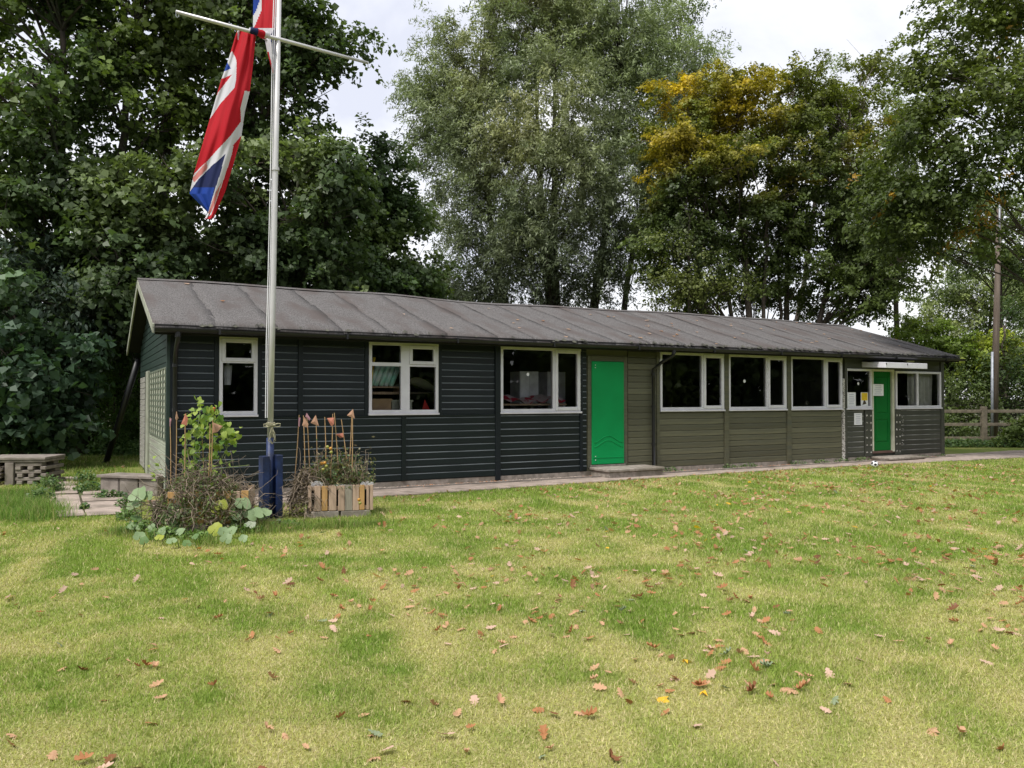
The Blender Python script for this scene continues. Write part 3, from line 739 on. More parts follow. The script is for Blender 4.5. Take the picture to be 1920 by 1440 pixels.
barge(True); barge(False)
def downpipe(x, drop):
    pts = [(x, -OV - 0.06, EAVE - 0.13), (x, -OV - 0.06, EAVE - 0.22), (x - drop * 0.4, -0.25, EAVE - 0.34), (x - drop, -0.10, EAVE - 0.50), (x - drop, -0.10, 1.2), (x - drop, -0.10, 0.14), (x - drop + 0.02, -0.20, 0.05)]
    d = MB().tube(pts, 0.034, 10).build('downpipe', M['black'], hut, smooth=True)
    for zz in (0.55, 1.3, 1.95):
        MB().tube([(x - drop, -0.10, zz), (x - drop, -0.10, zz + 0.05)], 0.042, 10).build('pipe_clip', M['black'], d)
    MB().tube([(x, -OV - 0.06, EAVE - 0.20), (x, -OV - 0.06, EAVE - 0.12)], 0.044, 10).build('pipe_collar', M['black'], d)
downpipe(0.06, 0.0); downpipe(9.10, 0.22)

# steps
def step(label, xa, xb, ya, yb, z, name='concrete_step'):
    c = hw((xa + xb) / 2, (ya + yb) / 2); t = thing(name, label, 'step', (c.x, c.y, 0), ANG)
    hx, hy = (xb - xa) / 2, (yb - ya) / 2
    B(-hx + .03, hx - .03, -hy + .03, hy - .01, 0.0, z - 0.055).build('base', M['concrete'], t, bevel=0.012)
    B(-hx, hx, -hy, hy, z - 0.0545, z).build('tread', M['concrete'], t, bevel=0.012)
step('chunky concrete step below the plain bright green door', 7.35, 8.66, -0.72, -0.08, 0.185)
step('low wooden threshold step below the porch door', 15.45, 16.75, -0.62, -0.07, 0.10, 'door_step')

# notices
def notice(label, x0, x1, z0, z1, y, mat=None, lines=5, inset=0.014):
    c = hw(x0, y, z0); t = thing('paper_notice' if mat is None else 'poster', label, 'notice' if mat is None else 'poster', tuple(c), ANG)
    w, h = x1 - x0, z1 - z0
    B(0, w, -0.002, 0.0, 0, h).build('sheet', mat or M['paper'], t)
    for i in range(lines):
        zz = h * (0.84 - 0.70 * i / max(1, lines - 1)); ww = w * random.uniform(0.5, 0.8)
        a = (w - ww) / 2
        MB().add([(a, -0.0026, zz), (a + ww, -0.0026, zz), (a + ww, -0.0026, zz + 0.010), (a, -0.0026, zz + 0.010)], [(0, 1, 2, 3)]).build('print_line', M['ink'], t)
    return t
notice('white paper notice fixed to the dark green porch door', 15.545, 15.94, 1.55, 1.83, -0.055)
notice('small white notice pinned to the boards below the small window', 14.90, 15.18, 0.86, 1.14, -0.034)
notice('pale blue white poster in the small window corner', 14.67, 14.98, 1.31, 1.63, -0.020, None, 6)
yp = notice('yellow poster with grey lower half inside the small window', 15.16, 15.42, 1.31, 1.63, -0.020, M['paper'], 0)
MB().add([(0.02, -0.0026, 0.13), (0.24, -0.0026, 0.13), (0.24, -0.0026, 0.31), (0.02, -0.0026, 0.31)], [(0, 1, 2, 3)]).build('print_panel', M['yellow'], yp)
MB().add([(0.05, -0.0027, 0.02), (0.2, -0.0027, 0.05), (0.15, -0.0027, 0.13), (0.10, -0.0027, 0.13)], [(0, 1, 2, 3)]).build('print_panel', M['bark'], yp)

# gear stored inside, behind the four light window
def inside(name, label, cat, m, mat, x, y, z, rz=0, **kw):
    c = hw(x, y, z); return tag(m.build(name, mat, None, tuple(c), ANG + rz, **kw), label, cat)
C_card = pm('cardboard', (0.55, 0.38, 0.24), (0.45, 0.30, 0.19), rough=0.8)
C_grey = pm('grey_green_plastic', (0.52, 0.55, 0.48), rough=0.6)
C_teal = pm('teal_foam', (0.35, 0.75, 0.66), (0.75, 0.85, 0.88), rough=0.7, scale=8)
C_red = pm('red_cloth', (0.50, 0.02, 0.025), (0.40, 0.015, 0.02), rough=0.7)
C_lil = pm('pale_sheet', (0.80, 0.81, 0.86), rough=0.7)
def bin_mesh(w, d, h):
    m = MB(); m.box(0, w, 0, d, 0, h); m.box(-0.015, w + 0.015, -0.015, d + 0.015, h, h + 0.035); m.box(w * .35, w * .65, -0.02, -0.0, h * .6, h * .72); return m
inside('cardboard_box', 'brown cardboard box behind the glass of the four light window', 'box', bin_mesh(0.42, 0.4, 1.28), C_card, 3.06, 0.16, 0.17)
inside('storage_bin', 'grey green storage bin beside the brown box behind the glass', 'bin', bin_mesh(0.36, 0.4, 1.26), C_grey, 3.50, 0.17, 0.17)
m = MB(); m.box(0, 0.62, 0, 0.35, 0, 0.04); m.box(0.02, 0.6, 0.0, 0.34, 0.11, 0.135)
for q in (0.02, 0.56): m.box(q, q + 0.03, 0.02, 0.32, 0.04, 0.11)
inside('shelf_rack', 'pale wooden shelf rack above the boxes behind the glass', 'shelf', m, M['pallet_a'], 3.08, 0.18, 1.56)
m = MB()
for k in range(5): m.tube([(0.02 + 0.09 * k, 0.1 + 0.02 * (k % 2), 0.0), (0.16 + 0.095 * k, 0.12, 0.36)], 0.042, 8)
inside('foam_rolls', 'bundle of teal and white foam rolls leaning behind the glass', 'foam roll', m, C_teal, 3.12, 0.14, 1.70, smooth=True)
m = MB().tube([(0, 0, 0), (0.06, 0, 0.5)], 0.018, 6).tube([(0.06, 0, 0.5), (0.065, 0, 0.56)], 0.025, 6)
inside('yellow_pole', 'short yellow pole leaning behind the glass', 'pole', m, M['yellow'], 3.10, 0.13, 1.62)
m = MB(); V = []
for i in range(13):
    for j in range(5): V.append((0.7 * i / 12, 0.5 * j / 4, 0.20 * math.sin(math.pi * (i / 12) ** 0.8) * (0.7 + 0.3 * math.cos(j)) + 0.10 * (1 - i / 12)))
m.add(V, [(i * 5 + j, (i + 1) * 5 + j, (i + 1) * 5 + j + 1, i * 5 + j + 1) for i in range(12) for j in range(4)])
inside('dust_sheet', 'pale grey dust sheet humped over gear behind the glass', 'sheet', m, C_lil, 3.74, 0.30, 1.60, smooth=True)
m = MB().box(0, 0.7, 0, 0.5, 0, 0.03)
for q in (0.03, 0.64):
    for s in (0.03, 0.44): m.box(q, q + 0.03, s, s + 0.03, -1.40, 0)
inside('dark_trolley', 'dark trolley under the pale sheet behind the glass', 'trolley', m, C_red if False else M['bark'], 3.74, 0.29, 1.57)
m = MB().add([(0, 0, 0), (0.15, 0.02, 0.0), (0.05, 0.01, 0.17), (0.06, 0.10, 0.0)], [(0, 1, 2), (1, 3, 2), (3, 0, 2), (0, 3, 1)])
inside('red_pennant', 'small red pointed pennant at the bottom of the four light window', 'pennant', m, C_red, 4.02, 0.10, 1.30)
inside('window_shelf', 'inner sill shelf under the red pennant', 'shelf', MB().box(0, 0.42, 0, 0.18, 0, 0.02).box(0.02, 0.06, 0.02, 0.16, -0.1, 0), M['pallet_a'], 3.86, 0.092, 1.275)
# table with red and white cloth behind the wide window of the dark wall
m = MB().box(0, 1.5, 0, 0.7, 0, 0.03)
for q in (0.05, 1.40):
    for s in (0.05, 0.6): m.box(q, q + 0.05, s, s + 0.05, -1.18, 0)
inside('trestle_table', 'table standing behind the wide window in the dark wall', 'table', m, M['pallet_a'], 5.50, 0.16, 1.36)
M['check'] = pm('red_white_cloth', (0.55, 0.02, 0.06), (0.65, 0.55, 0.56), rough=0.8, scale=4, lo=0.48, hi=0.52)
V = []
for i in range(21):
    for j in range(3):
        V.append((1.46 * i / 20, 0.0 + 0.30 * j, [0.0, 0.08, 0.06][j] + 0.04 * math.sin(i * 1.3 + j) + 0.03 * math.sin(i * .5)))
inside('red_cloth', 'crumpled red and white cloth seen through the wide window', 'cloth', MB().add(V, [(i * 3 + j, (i + 1) * 3 + j, (i + 1) * 3 + j + 1, i * 3 + j + 1) for i in range(20) for j in range(2)]), M['check'], 5.53, 0.17, 1.43, smooth=True)
def cupboard():
    m = MB().box(0, 0.42, 0, 0.4, 0, 1.85); m.box(0.015, 0.205, -0.012, -0.001, 0.08, 1.80); m.box(0.215, 0.405, -0.012, -0.001, 0.08, 1.80); m.box(0.19, 0.2, -0.03, -0.013, 0.9, 1.05); return m
inside('cupboard', 'pale grey cupboard standing in the room behind the red cloth', 'cupboard', cupboard(), C_lil, 6.42, 0.95, 0.171)
inside('cupboard', 'pale grey cupboard beside the partition behind the side sash', 'cupboard', cupboard(), C_lil, 7.02, 0.90, 0.171)
V = []
for i in range(33):
    for j in range(5): V.append((0.95 * i / 32, 0.03 * math.sin(i * 1.1) + 0.012 * math.sin(i * 2.3 + j), -0.92 * j / 4 + 0.02 * math.sin(i * .4)))
inside('net_curtain', 'pale curtain hanging inside the two pane window beyond the porch door', 'curtain', MB().add(V, [(i * 5 + j, i * 5 + j + 1, (i + 1) * 5 + j + 1, (i + 1) * 5 + j) for i in range(32) for j in range(4)]), pm('net_cloth', (0.62, 0.61, 0.58), rough=0.9), 17.22, 0.20, 2.16, smooth=True)
m = MB().tube([(0, 0, 0), (0, 0, 0.30)], [0.05, 0.07], 8).tube([(0, 0, 0.30), (0, 0.0, 0.36)], [0.03, 0.02], 8)
inside('wall_lamp', 'pale bluish object standing inside the narrow window', 'lamp', m, C_lil, 0.84, 0.22, 1.70)

# black prop pole leaning on the rear corner
a = ground(197, 872); b = hw(-0.05, DEP + 0.12, 2.35)
pp = thing('prop_pole', 'black pole propped from the grass against the rear of the gable end', 'pole', tuple(a))
d_ = b - a
MB().tube([(0, 0, -0.02), d_ * 0.5, d_], 0.065, 10).build('shaft', M['black'], pp, smooth=True)
MB().tube([(0, 0, -0.01), (d_.x * 0.02, d_.y * 0.02, 0.05)], 0.085, 10).build('foot', M['black'], pp)

# ------------------------------------------------------------------ trees
def leaf_quads(P, nrm, axis, L_, W_, rg, fold=0.18):
    """one folded diamond per leaf: base, left, tip, right"""
    nrm = nrm / (np.linalg.norm(nrm, axis=1, keepdims=True) + 1e-9)
    ax = axis - nrm * (axis * nrm).sum(1, keepdims=True)
    ax = ax / (np.linalg.norm(ax, axis=1, keepdims=True) + 1e-9)
    sd = np.cross(nrm, ax)
    L_ = L_[:, None]; W_ = W_[:, None]
    b = P - ax * L_ * 0.5; t = P + ax * L_ * 0.5 - nrm * L_ * 0.12
    l = P + sd * W_ * 0.5 + nrm * W_ * fold - ax * L_ * 0.06; r = P - sd * W_ * 0.5 + nrm * W_ * fold - ax * L_ * 0.06
    V = np.stack([b, l, t, r], 1).reshape(-1, 3)
    return V, np.arange(4 * len(P)).reshape(-1, 4)

def unit(rg, n):
    v = rg.normal(0, 1, (n, 3)); return v / np.linalg.norm(v, axis=1, keepdims=True)

def make_tree(name, label, cat, base, lobes, n_clump, n_leaf, leaf, colf, rg, trunk_r=0.25, top=None, trunks=None, bark='bark', mat='leafc',
              clump_r=0.9, flat=0.6, shell=0.45, droop=0.4, hang=0.0, spray=0.7, sig=0.16, lift=0.15, gravity=0.3, bright=1.7, upn=0.6, limb_r=0.05, forks=5, group=None, sub=7, subs=0.42, limbs=True, limb_frac=1.0):
    base = Vector(base); t = thing(name, label, cat, tuple(base), 0, group)
    lob = [(np.array(c), np.array(r), w) for c, r, w in lobes]
    wts = np.array([(r[0] * r[1] * r[2]) ** 0.62 * w for c, r, w in lob]); wts /= wts.sum()
    cnt = np.maximum(1, np.round(wts * n_clump).astype(int))
    cl = []
    for (c, r, w), k in zip(lob, cnt):
        d = unit(rg, k); rad = rg.uniform(shell, 1.0, (k, 1)) ** 0.6
        cl.append(c + d * rad * r)
    CL = np.concatenate(cl); n = len(CL)
    cen = np.average([c for c, r, w in lob], axis=0, weights=wts)
    # --- limbs
    tb = MB(); b0 = np.array(base)
    topz = (CL[:, 2].max() if top is None else top)
    trs = trunks or [((0, 0), trunk_r, None)]
    tl = []
    for (ox, oy), tr_, tp in trs:
        p0 = b0 + np.array([ox, oy, 0]); p1 = np.array(tp) if tp is not None else np.array([cen[0], cen[1], topz * 0.86])
        pts = []; rad = []
        bow = rg.normal(0, 0.05 * topz / 4, 2); NS = 12
        for i in range(NS):
            s = i / (NS - 1); q = p0 * (1 - s) + p1 * s
            q[:2] += bow * math.sin(s * math.pi) + rg.normal(0, 0.035, 2) * (i > 0)
            pts.append(q); rad.append(tr_ * (1.25 if i == 0 else 1) * (1 - 0.85 * s) + 0.012)
        tl.append((np.array(pts), np.array(rad)))
        tb.tube([p - b0 for p in pts], rad, 8)
    if limbs:
        for c in CL:
            if rg.uniform() > limb_frac: continue
            k = rg.integers(len(tl)) if len(tl) > 1 else 0
            if len(tl) > 1: k = int(np.argmin([np.linalg.norm(q[0][6][:2] - c[:2]) + rg.uniform(0, 1.0) for q in tl]))
            pts, rad = tl[k]
            dh = np.linalg.norm(pts[:, :2] - c[:2], axis=1)
            want = np.clip(c[2] - dh * rg.uniform(0.5, 1.1), 0.18 * c[2], None)
            j = int(np.argmin(np.abs(pts[:, 2] - want))); j = max(j, 2)
            a = pts[j]; mid = a * 0.45 + c * 0.55 + np.array([0, 0, 0.12 * np.linalg.norm(c - a)]) + rg.normal(0, 0.12, 3)
            r0 = min(rad[j] * 0.7, limb_r * (0.6 + 0.16 * np.linalg.norm(c - a)))
            q1 = a * 0.75 + mid * 0.25 + rg.normal(0, 0.05, 3)
            tb.tube([a - b0, q1 - b0, mid - b0, mid * .45 + c * .55 - b0 + rg.normal(0, 0.06, 3), c - b0], [r0, r0 * 0.85, r0 * 0.62, r0 * 0.42, 0.01], 5, cap=False)
            for f in range(forks):
                s = rg.uniform(0.35, 0.95); st = mid * (1 - s) + c * s; en = c + rg.normal(0, 0.6, 3) * clump_r * np.array([1, 1, .7])
                tb.tube([st - b0, (st + en) / 2 - b0 + rg.normal(0, 0.05, 3), en - b0], [r0 * 0.3 + .004, r0 * 0.2 + .003, 0.004], 3, cap=False)
    tb.build('trunk', M[bark], t, smooth=True)
    # --- leaves
    per = max(1, n_leaf // (n * sub)); 
    R = clump_r * rg.uniform(0.6, 1.25, (n, 1, 1))
    ds = unit(rg, n * sub).reshape(n, sub, 3) * rg.uniform(0.35, 1.0, (n, sub, 1)) * R * np.array([1, 1, flat])
    SC = CL[:, None] + ds                                        # sub clump centres
    if hang: SC[..., 2] -= hang * np.abs(rg.normal(0, 1, (n, sub)))
    sd_ = ds / (np.linalg.norm(ds, axis=-1, keepdims=True) + 1e-6) + rg.normal(0, 0.45, (n, sub, 3)) + np.array([0, 0, lift])
    oc = (CL - cen) / (np.linalg.norm(CL - cen, axis=1, keepdims=True) + 1e-6); sd_ = sd_ + 0.5 * oc[:, None]
    sd_ /= np.linalg.norm(sd_, axis=-1, keepdims=True)
    sl = spray * rg.uniform(0.6, 1.4, (n, sub, 1, 1)); tt_ = rg.uniform(-0.25, 1.0, (n, sub, per, 1))
    g = rg.normal(0, 1, (n, sub, per, 3)); g = np.clip(g, -1.6, 1.6) * sig * (1.15 - 0.6 * tt_) * np.array([1, 1, 0.4 + 0.6 * flat])
    P = SC[:, :, None] + sd_[:, :, None] * sl * tt_ + g
    P[..., 2] -= (gravity * sl * tt_ ** 2)[..., 0]
    SD = np.broadcast_to(sd_[:, :, None], P.shape).reshape(-1, 3)
    outd = (P - CL[:, None, None]) ; outd /= np.linalg.norm(outd, axis=-1, keepdims=True) + 1e-6
    P = P.reshape(-1, 3); outd = outd.reshape(-1, 3); m = len(P)
    nr = np.array([0, 0, upn]) + outd * 0.45 + rg.normal(0, 0.42, (m, 3))
    ax = rg.normal(0, 0.5, (m, 3)) + SD * 0.6 + np.array([0, 0, -droop])
    keep = P[:, 2] > 0.05
    tone = rg.normal(1, 0.13, (n, sub, 1)) * rg.normal(1, 0.10, (n, 1, 1)); tone = np.broadcast_to(tone, (n, sub, per)).reshape(-1)
    col = bright * colf(P, rg) * tone[:, None] * rg.uniform(0.75, 1.28, (m, 1))
    sz = np.clip(np.exp(rg.normal(-0.08, 0.30, m)), 0.4, 1.6)
    P, nr, ax, col, sz = P[keep], nr[keep], ax[keep], np.clip(col[keep], 0.004, 0.9), sz[keep]
    V, Fc = leaf_quads(P - np.array(base), nr, ax, leaf[0] * sz, leaf[1] * sz, rg)
    link('crown', np_mesh('crown', V, Fc, M[mat], np.repeat(col, 4, 0)), t)
    return t

def LB(px, py, rx, ry, Y, w=1.0, dy=None):
    c = at(px, py, Y); s = Y / F
    return (tuple(c), (rx * s, (dy if dy is not None else (rx + ry) / 2 * s), ry * s), w)
def foot(px, Y):
    return (((px - 960) / F) * Y, Y, 0.0)
def flatcol(c, v=0.0, c2=None, sd=0.12):
    c = np.array(c); c2 = np.array(c2 if c2 is not None else c)
    def f(P, rg):
        t = fbm(P[:, 0] * 0.55 + 40, P[:, 2] * 0.55 + P[:, 1] * 0.35, 17, 3)[:, None]
        t = np.clip((t - 0.35) / 0.3, 0, 1)
        return c * (1 - t) + c2 * t
    return f
SYC = flatcol((0.036, 0.058, 0.019), c2=(0.076, 0.104, 0.033))
SYC2 = flatcol((0.040, 0.066, 0.018), c2=(0.095, 0.128, 0.030))
LEAF_S = (0.15, 0.135)

# big dark sycamores on the left
g1 = np.random.default_rng(101)
make_tree('sycamore_tree', 'tall dark sycamore with forked trunk standing left of the hut gable', 'tree', foot(150, 20.5),
    [LB(60, 60, 170, 130, 20.5), LB(210, 20, 150, 120, 21.5), LB(-40, 230, 160, 150, 20), LB(95, 230, 130, 120, 20.0, .8), LB(250, 190, 120, 120, 21.5, .7), LB(30, 390, 140, 120, 19.5), LB(150, -120, 250, 130, 21)],
    120, 38000, LEAF_S, SYC2, g1, trunk_r=0.30, trunks=[((0, 0), 0.30, tuple(at(118, 60, 20.5))), ((0.15, 0.2), 0.22, tuple(at(260, 40, 21.5)))], clump_r=0.85, flat=0.55, limb_r=0.055, shell=.35)
make_tree('sycamore_tree', 'tall dark sycamore whose crown spreads behind the flagpole yard', 'tree', foot(232, 22.5),
    [LB(420, 60, 150, 130, 22.5), LB(535, 90, 75, 95, 22), LB(585, 20, 45, 45, 22), LB(350, 200, 140, 120, 22.5, .8), LB(495, 205, 75, 75, 22, .8), LB(585, 95, 36, 36, 21.6), LB(400, -110, 230, 120, 23), LB(640, 62, 14, 16, 21.7, .5), LB(585, 165, 18, 30, 21.7, .6)],
    115, 38000, LEAF_S, SYC, g1, trunk_r=0.26, trunks=[((0, 0), 0.28, tuple(at(330, 90, 22.5))), ((0.4, 0), 0.18, tuple(at(520, 110, 22.2)))], clump_r=0.8, flat=0.6, limb_r=0.05, shell=.35)
make_tree('sycamore_tree', 'bushy sycamore rising close behind the roof near the gable', 'tree', foot(430, 21),
    [LB(330, 420, 190, 110, 20.5), LB(520, 380, 140, 120, 21), LB(600, 360, 55, 65, 21), LB(200, 430, 130, 110, 20.0), LB(525, 285, 50, 55, 21.5), LB(590, 485, 100, 75, 21), LB(420, 520, 150, 80, 20.5), LB(250, 560, 120, 90, 19.5)],
    150, 52000, LEAF_S, flatcol((0.038, 0.060, 0.023), c2=(0.092, 0.120, 0.046)), g1, trunk_r=0.2, trunks=[((-1.4, 0), 0.22, tuple(at(260, 330, 20.6))), ((1.2, 0.3), 0.16, tuple(at(560, 330, 21)))], clump_r=0.75, flat=0.55, limb_r=0.045, shell=.4)
make_tree('young_sycamore', 'smaller rounded tree between the sycamores and the willow', 'tree', foot(735, 25),
    [LB(703, 300, 20, 38, 24.5, .8), LB(690, 390, 55, 72, 24.5), LB(742, 420, 30, 60, 25), LB(730, 500, 70, 65, 24.5), LB(660, 500, 80, 70, 24), LB(750, 550, 55, 45, 25)],
    75, 30000, (0.14, 0.12), flatcol((0.038, 0.064, 0.022), c2=(0.095, 0.125, 0.038)), g1, trunk_r=0.16, clump_r=0.7, flat=0.7, limb_r=0.035, shell=.35)
# undergrowth below them
make_tree('sycamore_sapling', 'low sweep of broad sycamore leaves at the wood edge beside the gable', 'shrub', foot(95, 17.2),
    [LB(60, 700, 110, 110, 17.0), LB(-40, 640, 90, 140, 16.6), LB(112, 770, 42, 60, 18.0), LB(40, 790, 90, 50, 16.8), LB(-30, 790, 70, 60, 16.3)],
    70, 9500, (0.17, 0.155), flatcol((0.026, 0.050, 0.026), c2=(0.055, 0.090, 0.042)), g1, trunk_r=0.06, clump_r=0.5, flat=0.6, limb_r=0.02, forks=3, upn=0.35, spray=.35, sig=.14)
make_tree('elder_shrub', 'fine leaved yellow green shrub between the black pole and the gable', 'shrub', foot(215, 20.6),
    [LB(215, 760, 60, 80, 20.4), LB(190, 690, 60, 50, 20.6), LB(245, 700, 45, 90, 20.9), LB(235, 640, 50, 60, 21)],
    60, 15000, (0.085, 0.05), flatcol((0.035, 0.070, 0.012), c2=(0.070, 0.120, 0.018)), g1, trunk_r=0.05, clump_r=0.45, flat=0.6, limb_r=0.018, forks=3, spray=.3, sig=.1)
make_tree('dark_shrub', 'dark drooping grey green shrub hanging low under the forked sycamore', 'shrub', foot(40, 18.4),
    [LB(50, 600, 120, 70, 18.4), LB(-20, 530, 100, 80, 18.2), LB(150, 600, 80, 60, 19), LB(110, 520, 90, 50, 19.5)],
    60, 12000, (0.15, 0.07), flatcol((0.022, 0.036, 0.024), c2=(0.045, 0.066, 0.046)), g1, trunk_r=0.09, clump_r=0.6, flat=0.6, limb_r=0.025, droop=1.2, forks=3)
make_tree('hedge_backdrop', 'dark tangled hedge filling the gaps behind the left hand trunks', 'hedge', foot(90, 25),
    [LB(-60, 600, 130, 190, 25), LB(100, 600, 140, 170, 26), LB(300, 580, 140, 150, 27), LB(480, 560, 140, 120, 28), LB(200, 720, 160, 90, 24), LB(40, 740, 150, 80, 24), LB(660, 590, 130, 80, 30), LB(850, 620, 140, 60, 33)],
    120, 30000, (0.20, 0.16), flatcol((0.022, 0.038, 0.014), c2=(0.055, 0.080, 0.024)), g1, trunk_r=0.1, clump_r=1.1, flat=0.8, limb_r=0.03, forks=2)

# the willow
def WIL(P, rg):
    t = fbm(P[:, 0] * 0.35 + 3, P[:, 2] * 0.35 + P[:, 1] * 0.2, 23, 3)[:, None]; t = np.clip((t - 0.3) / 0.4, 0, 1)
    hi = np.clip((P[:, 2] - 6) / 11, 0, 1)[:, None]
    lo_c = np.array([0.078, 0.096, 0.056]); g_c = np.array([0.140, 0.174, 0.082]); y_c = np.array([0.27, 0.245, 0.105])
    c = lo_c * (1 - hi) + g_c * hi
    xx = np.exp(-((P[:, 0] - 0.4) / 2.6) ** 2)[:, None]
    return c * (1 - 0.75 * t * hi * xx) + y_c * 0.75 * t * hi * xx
g2 = np.random.default_rng(202); YW = 33.0
make_tree('willow_tree', 'huge silvery green willow with several trunks behind the hut roof', 'tree', foot(1045, YW),
    [LB(1000, 50, 130, 90, YW), LB(890, 130, 85, 85, YW), LB(1160, 70, 120, 90, YW), LB(850, 220, 75, 85, YW - .5), LB(1010, 200, 150, 110, YW - 1.5), LB(1190, 190, 120, 110, YW),
     LB(870, 330, 85, 95, YW - 1), LB(1050, 350, 150, 100, YW - 2), LB(1190, 350, 95, 110, YW - 1), LB(930, 450, 110, 85, YW - 1.5), LB(1080, 470, 130, 85, YW - 1.5), LB(800, 190, 32, 60, YW, .5),
     LB(880, 540, 75, 55, YW), LB(1010, 550, 100, 50, YW, .7), LB(1290, 110, 45, 60, YW + 1, .8), LB(1050, -60, 170, 80, YW), LB(790, 370, 50, 80, YW, .6)],
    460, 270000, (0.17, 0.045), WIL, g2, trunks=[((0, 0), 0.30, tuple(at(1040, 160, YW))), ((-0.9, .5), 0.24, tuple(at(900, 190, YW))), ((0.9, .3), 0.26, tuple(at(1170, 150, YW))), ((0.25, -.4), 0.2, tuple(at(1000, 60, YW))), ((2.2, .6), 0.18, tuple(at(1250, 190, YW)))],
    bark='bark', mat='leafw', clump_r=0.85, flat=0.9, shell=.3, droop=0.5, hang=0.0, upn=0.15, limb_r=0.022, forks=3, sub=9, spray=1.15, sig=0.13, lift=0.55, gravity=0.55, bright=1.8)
make_tree('poplar_tree', 'grey green leafy tree top showing to the side of the willow', 'tree', foot(1335, 38),
    [LB(1280, 60, 45, 50, 38), LB(1240, 40, 50, 50, 38), LB(1330, 160, 40, 60, 38, .6), LB(1300, 230, 70, 80, 38), LB(1460, 190, 60, 60, 38.5, .4), LB(1540, 170, 50, 70, 38.5, .35), LB(1640, 230, 50, 70, 39, .3)],
    70, 17000, (0.12, 0.07), flatcol((0.06, 0.085, 0.035), c2=(0.12, 0.15, 0.06)), g2, trunk_r=0.2, clump_r=0.75, flat=0.9, limb_r=0.035, forks=3, trunks=[((0, 0), 0.22, tuple(at(1270, 100, 38))), ((3, 0), 0.16, tuple(at(1540, 200, 38.5)))])

# golden topped hornbeams
def GOLD(xc, zc):
    def f(P, rg):
        t = fbm(P[:, 0] * 0.5 + 9, P[:, 2] * 0.6 + P[:, 1] * 0.25, 41, 3)[:, None]
        hi = np.clip((P[:, 2] - zc) / 4.0, 0, 1)[:, None]
        lf = np.clip((xc - P[:, 0]) / 4.0 + 0.35, 0, 1)[:, None]
        y = np.clip(hi * (-0.38 + 0.95 * lf) + (t - 0.5) * 2.6, 0, 1) * np.clip(hi * 3, 0, 1)
        gcol = np.array([0.050, 0.070, 0.018]) * (1 - hi) + np.array([0.090, 0.105, 0.018]) * hi
        return gcol * (1 - y) + np.array([0.29, 0.215, 0.015]) * y
    return f
g3 = np.random.default_rng(303); YH = 29.0
make_tree('hornbeam_tree', 'golden topped tree with pale slanting trunk, beside the willow', 'tree', foot(1415, YH),
    [LB(1340, 190, 70, 65, YH), LB(1265, 240, 55, 60, YH - .5), LB(1390, 230, 90, 80, YH), LB(1300, 310, 80, 60, YH - 1), LB(1400, 330, 100, 70, YH - 1), LB(1290, 390, 80, 55, YH), LB(1380, 430, 100, 60, YH), LB(1310, 490, 90, 60, YH, .6), LB(1420, 510, 70, 50, YH, .5), LB(1250, 170, 30, 30, YH, .5), LB(1340, 560, 90, 36, YH + 2, .6), LB(1450, 560, 60, 34, YH + 2, .5), LB(1230, 470, 50, 60, YH, .5)],
    170, 84000, (0.11, 0.08), GOLD(10.0, 8.2), g3, bark='bark_pale', trunks=[((0, 0), 0.16, tuple(at(1380, 240, YH))), ((0.12, .1), 0.10, tuple(at(1300, 260, YH))), ((0.2, 0.2), 0.09, tuple(at(1440, 280, YH)))], clump_r=0.8, flat=0.42, spray=.6, sig=.13, limb_r=0.03, forks=4, shell=.3)
make_tree('hornbeam_tree', 'dull green tree with gold flecks and a curved pale limb, behind the roof ridge', 'tree', foot(1477, YH + .6),
    [LB(1500, 190, 80, 65, YH + 1), LB(1480, 290, 90, 70, YH), LB(1575, 240, 80, 70, YH + 1), LB(1560, 340, 95, 70, YH), LB(1620, 400, 85, 75, YH), LB(1520, 410, 95, 70, YH), LB(1580, 490, 90, 60, YH), LB(1640, 500, 55, 60, YH - .5, .8), LB(1500, 500, 70, 50, YH, .5), LB(1625, 160, 35, 60, YH + 1.5, .5), LB(1640, 95, 14, 45, YH + 1.5, .35), LB(1590, 560, 60, 36, YH - .5, .6), LB(1530, 570, 60, 30, YH + 2, .5), LB(1670, 460, 40, 60, YH - 1, .6), LB(1640, 570, 40, 26, YH, .4)],
    180, 90000, (0.11, 0.08), GOLD(7.0, 9.4), g3, bark='bark_pale', trunks=[((0, 0), 0.14, tuple(at(1490, 240, YH + 1))), ((0.15, .1), 0.12, tuple(at(1600, 260, YH))), ((-0.1, 0.1), 0.08, tuple(at(1460, 300, YH)))], clump_r=0.8, flat=0.45, spray=.6, sig=.13, limb_r=0.03, forks=4, shell=.3)
make_tree('slender_tree', 'slim dark stemmed tree standing between willow and golden tree', 'tree', foot(1303, 27.5),
    [LB(1295, 470, 60, 60, 27.5), LB(1250, 540, 60, 45, 27.5, .7), LB(1340, 540, 60, 45, 27.5, .7), LB(1290, 380, 45, 50, 27.5, .7)],
    34, 8000, (0.10, 0.07), flatcol((0.034, 0.050, 0.016), c2=(0.080, 0.095, 0.026)), g3, trunk_r=0.09, clump_r=0.55, flat=0.5, limb_r=0.02)

